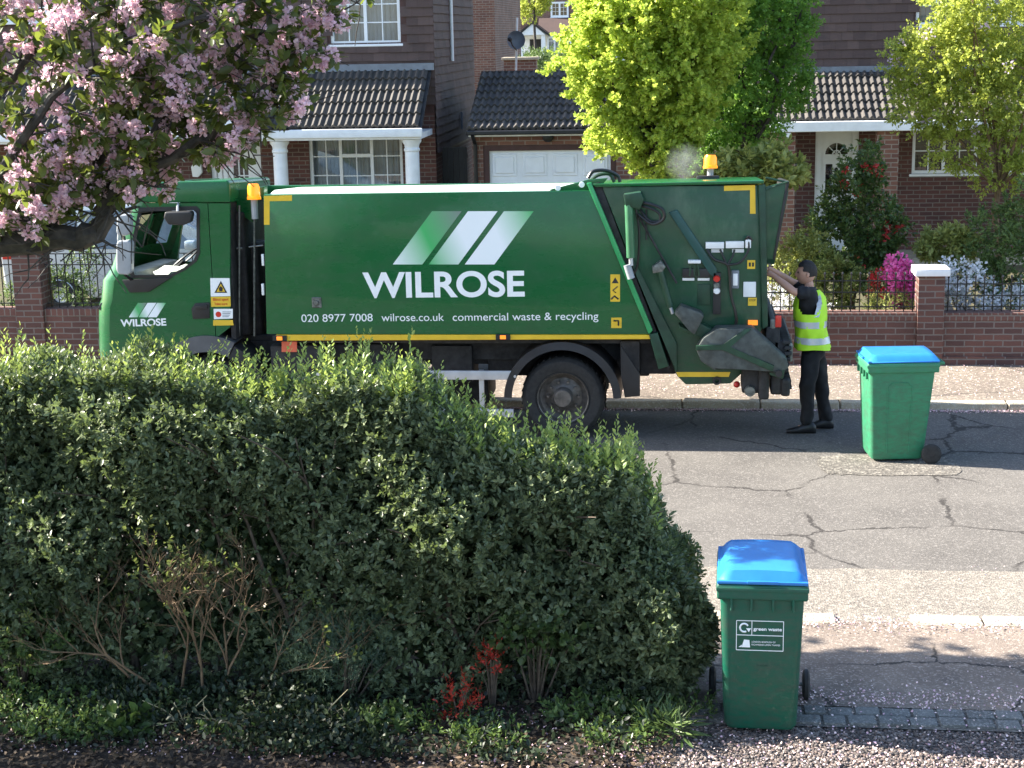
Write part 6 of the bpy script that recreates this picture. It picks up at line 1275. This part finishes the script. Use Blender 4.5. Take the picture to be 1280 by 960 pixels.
# unseen tall shrub added left of the frame to keep the bed in shade
lobs_ = [((-6.1, 8.3, 1.9), (.6, .8, 1.5)), ((-6.3, 7.4, 1.7), (.6, .8, 1.4)), ((-6.0, 8.9, 2.3), (.5, .5, .9)), ((-6.2, 8.0, 3.0), (.5, .8, .6))]
tree('shade_shrub', 'unseen evergreen shrub added beyond the left edge to shade the bed', 'shrub', (-6.2, 8.2, .03), (-6.2, 8.2, 1.2), lobs_, 420, 30, .08, .5, M['bush'], r0=.04, limbs=10, cr=.2, shell=.3)
# ------------------------------------------------------------------ cherry tree
ch = thing('cherry_tree', 'pink blossoming cherry tree overhanging the upper left', 'tree', (-5.9, 10.3, .03)); mb = MB(); rr = random.Random(21); YC = 10.3; tips = []
c_ = lambda x, y, d=0: at(x, y, YC+d)
mb.tube([(-5.9, YC, .03), (-5.85, YC, 1.2), (-5.7, YC, 2.2), c_(-140, 320)], [.17, .14, .13, .11], 10)
limbs = [[(-140, 320, 0), (-40, 308, 0), (20, 306, 0), (80, 300, 0), (122, 292, .05), (132, 262, .05), (140, 236, 0), (172, 214, 0), (215, 196, 0), (262, 170, 0), (306, 138, 0), (345, 95, -.05)],
         [(20, 303, 0), (50, 285, .05), (85, 262, .1), (110, 235, .2), (125, 200, .3), (165, 120, .3), (200, 40, .3), (220, -40, .3)],
         [(-140, 320, 0), (-60, 220, .2), (0, 120, .3), (60, 40, .3), (110, -60, .3)],
         [(-40, 310, 0), (-10, 240, -.3), (30, 170, -.4), (90, 100, -.4), (170, 50, -.4), (260, 20, -.3), (340, -10, -.3)],
         [(172, 214, 0), (200, 150, .1), (250, 90, .15), (310, 50, .1), (370, 30, .1), (400, 10, .1)]]
lp = []
for i, L in enumerate(limbs):
    pts = [c_(*p) for p in L]; r0 = (.075, .05, .05, .04, .03)[i]; q = []
    for j in range(len(pts)-1):
        for k in range(3): q.append(pts[j].lerp(pts[j+1], k/3)+Vector((rr.gauss(0, .012), rr.gauss(0, .012), rr.gauss(0, .012))))
    q.append(pts[-1]); rs = [max(.012, r0*(1-.8*j/len(q))) for j in range(len(q))]
    if i == 0: rs = [.085 if j < 12 else max(.014, .07*(1-(j-12)/24)) for j in range(len(q))]
    mb.tube(q, rs, 8, False); lp += q[3:]
def twigs(p, d, L, r, lv):
    q = p; pts = [p]
    for k in range(3): d = (d+Vector((rr.gauss(0, .2), rr.gauss(0, .2), rr.gauss(0, .18)))).normalized(); q = q+d*L/3; pts.append(q)
    mb.tube(pts, [r, r*.8, r*.65, r*.5], 5, False); tips.append((q, d)); tips.append((pts[2], d))
    if lv:
        for j in range(2): twigs(pts[rr.randint(1, 3)], (d+Vector((rr.gauss(0, .6), rr.gauss(0, .6), rr.gauss(0, .5)))).normalized(), L*.7, r*.6, lv-1)
for p in lp:
    for j in range(2): twigs(p, Vector((rr.gauss(.15, .7), rr.gauss(-.1, .6), rr.gauss(.05, .6))).normalized(), rr.uniform(.22, .42), .009, 1)
mb.build('trunk', M['bark'], ch)
# crown outline in the picture: keep blossom where the photo has it (upper left), thinner near its lower right edge
def inside(p):
    q = CM.transposed() @ (p-Vector((0, 0, CAMH))); x = 640+FPX*q.x/-q.z; y = 480-FPX*q.y/-q.z; edge = np.interp(x, [-200, 0, 60, 120, 170, 230, 300, 350, 390, 420, 440], [330, 295, 290, 245, 235, 205, 180, 160, 110, 60, -20]); return y < edge+rr.gauss(0, 10)
ext = []
for k in range(620):
    p = c_(rr.uniform(-160, 400), rr.uniform(-160, 250), rr.uniform(-.4, .45)); ext.append((p, Vector(unit(1)[0])))
allt = [t for t in tips+ext if inside(t[0])]; rr.shuffle(allt)
print('cherry tips', len(tips), len(allt))
CC = np.array([tuple(p) for p, d in allt]); nb = int(len(CC)*.33); CB = CC[:nb]
# pompoms: several double flowers per cluster, many crinkled petals per flower
nf = 11; FC = np.repeat(CB, nf, 0)+unit(len(CB)*nf)*np.array([.055, .055, .05])+np.array([0, 0, -.03]); npet = 12; u = unit(len(FC)*npet); Pp = np.repeat(FC, npet, 0)+u*.006
fr_ = np.repeat(np.clip(RNG.normal(.5, .25, len(FC)), 0, 1), npet)
leaves('blossom', Pp, u, RNG.uniform(.018, .03, len(Pp)), .9, M['blossom'], ch, PETAL, fr_)
Lc = CC[:]; Pl, Al, Ll = shoots(Lc, unit(len(Lc))*.8+np.array([.1, 0, -.2]), 7, .092, .08, .9); leaves('leaves', Pl, Al, Ll, .48, M['cherryleaf'], ch, LEAF6)
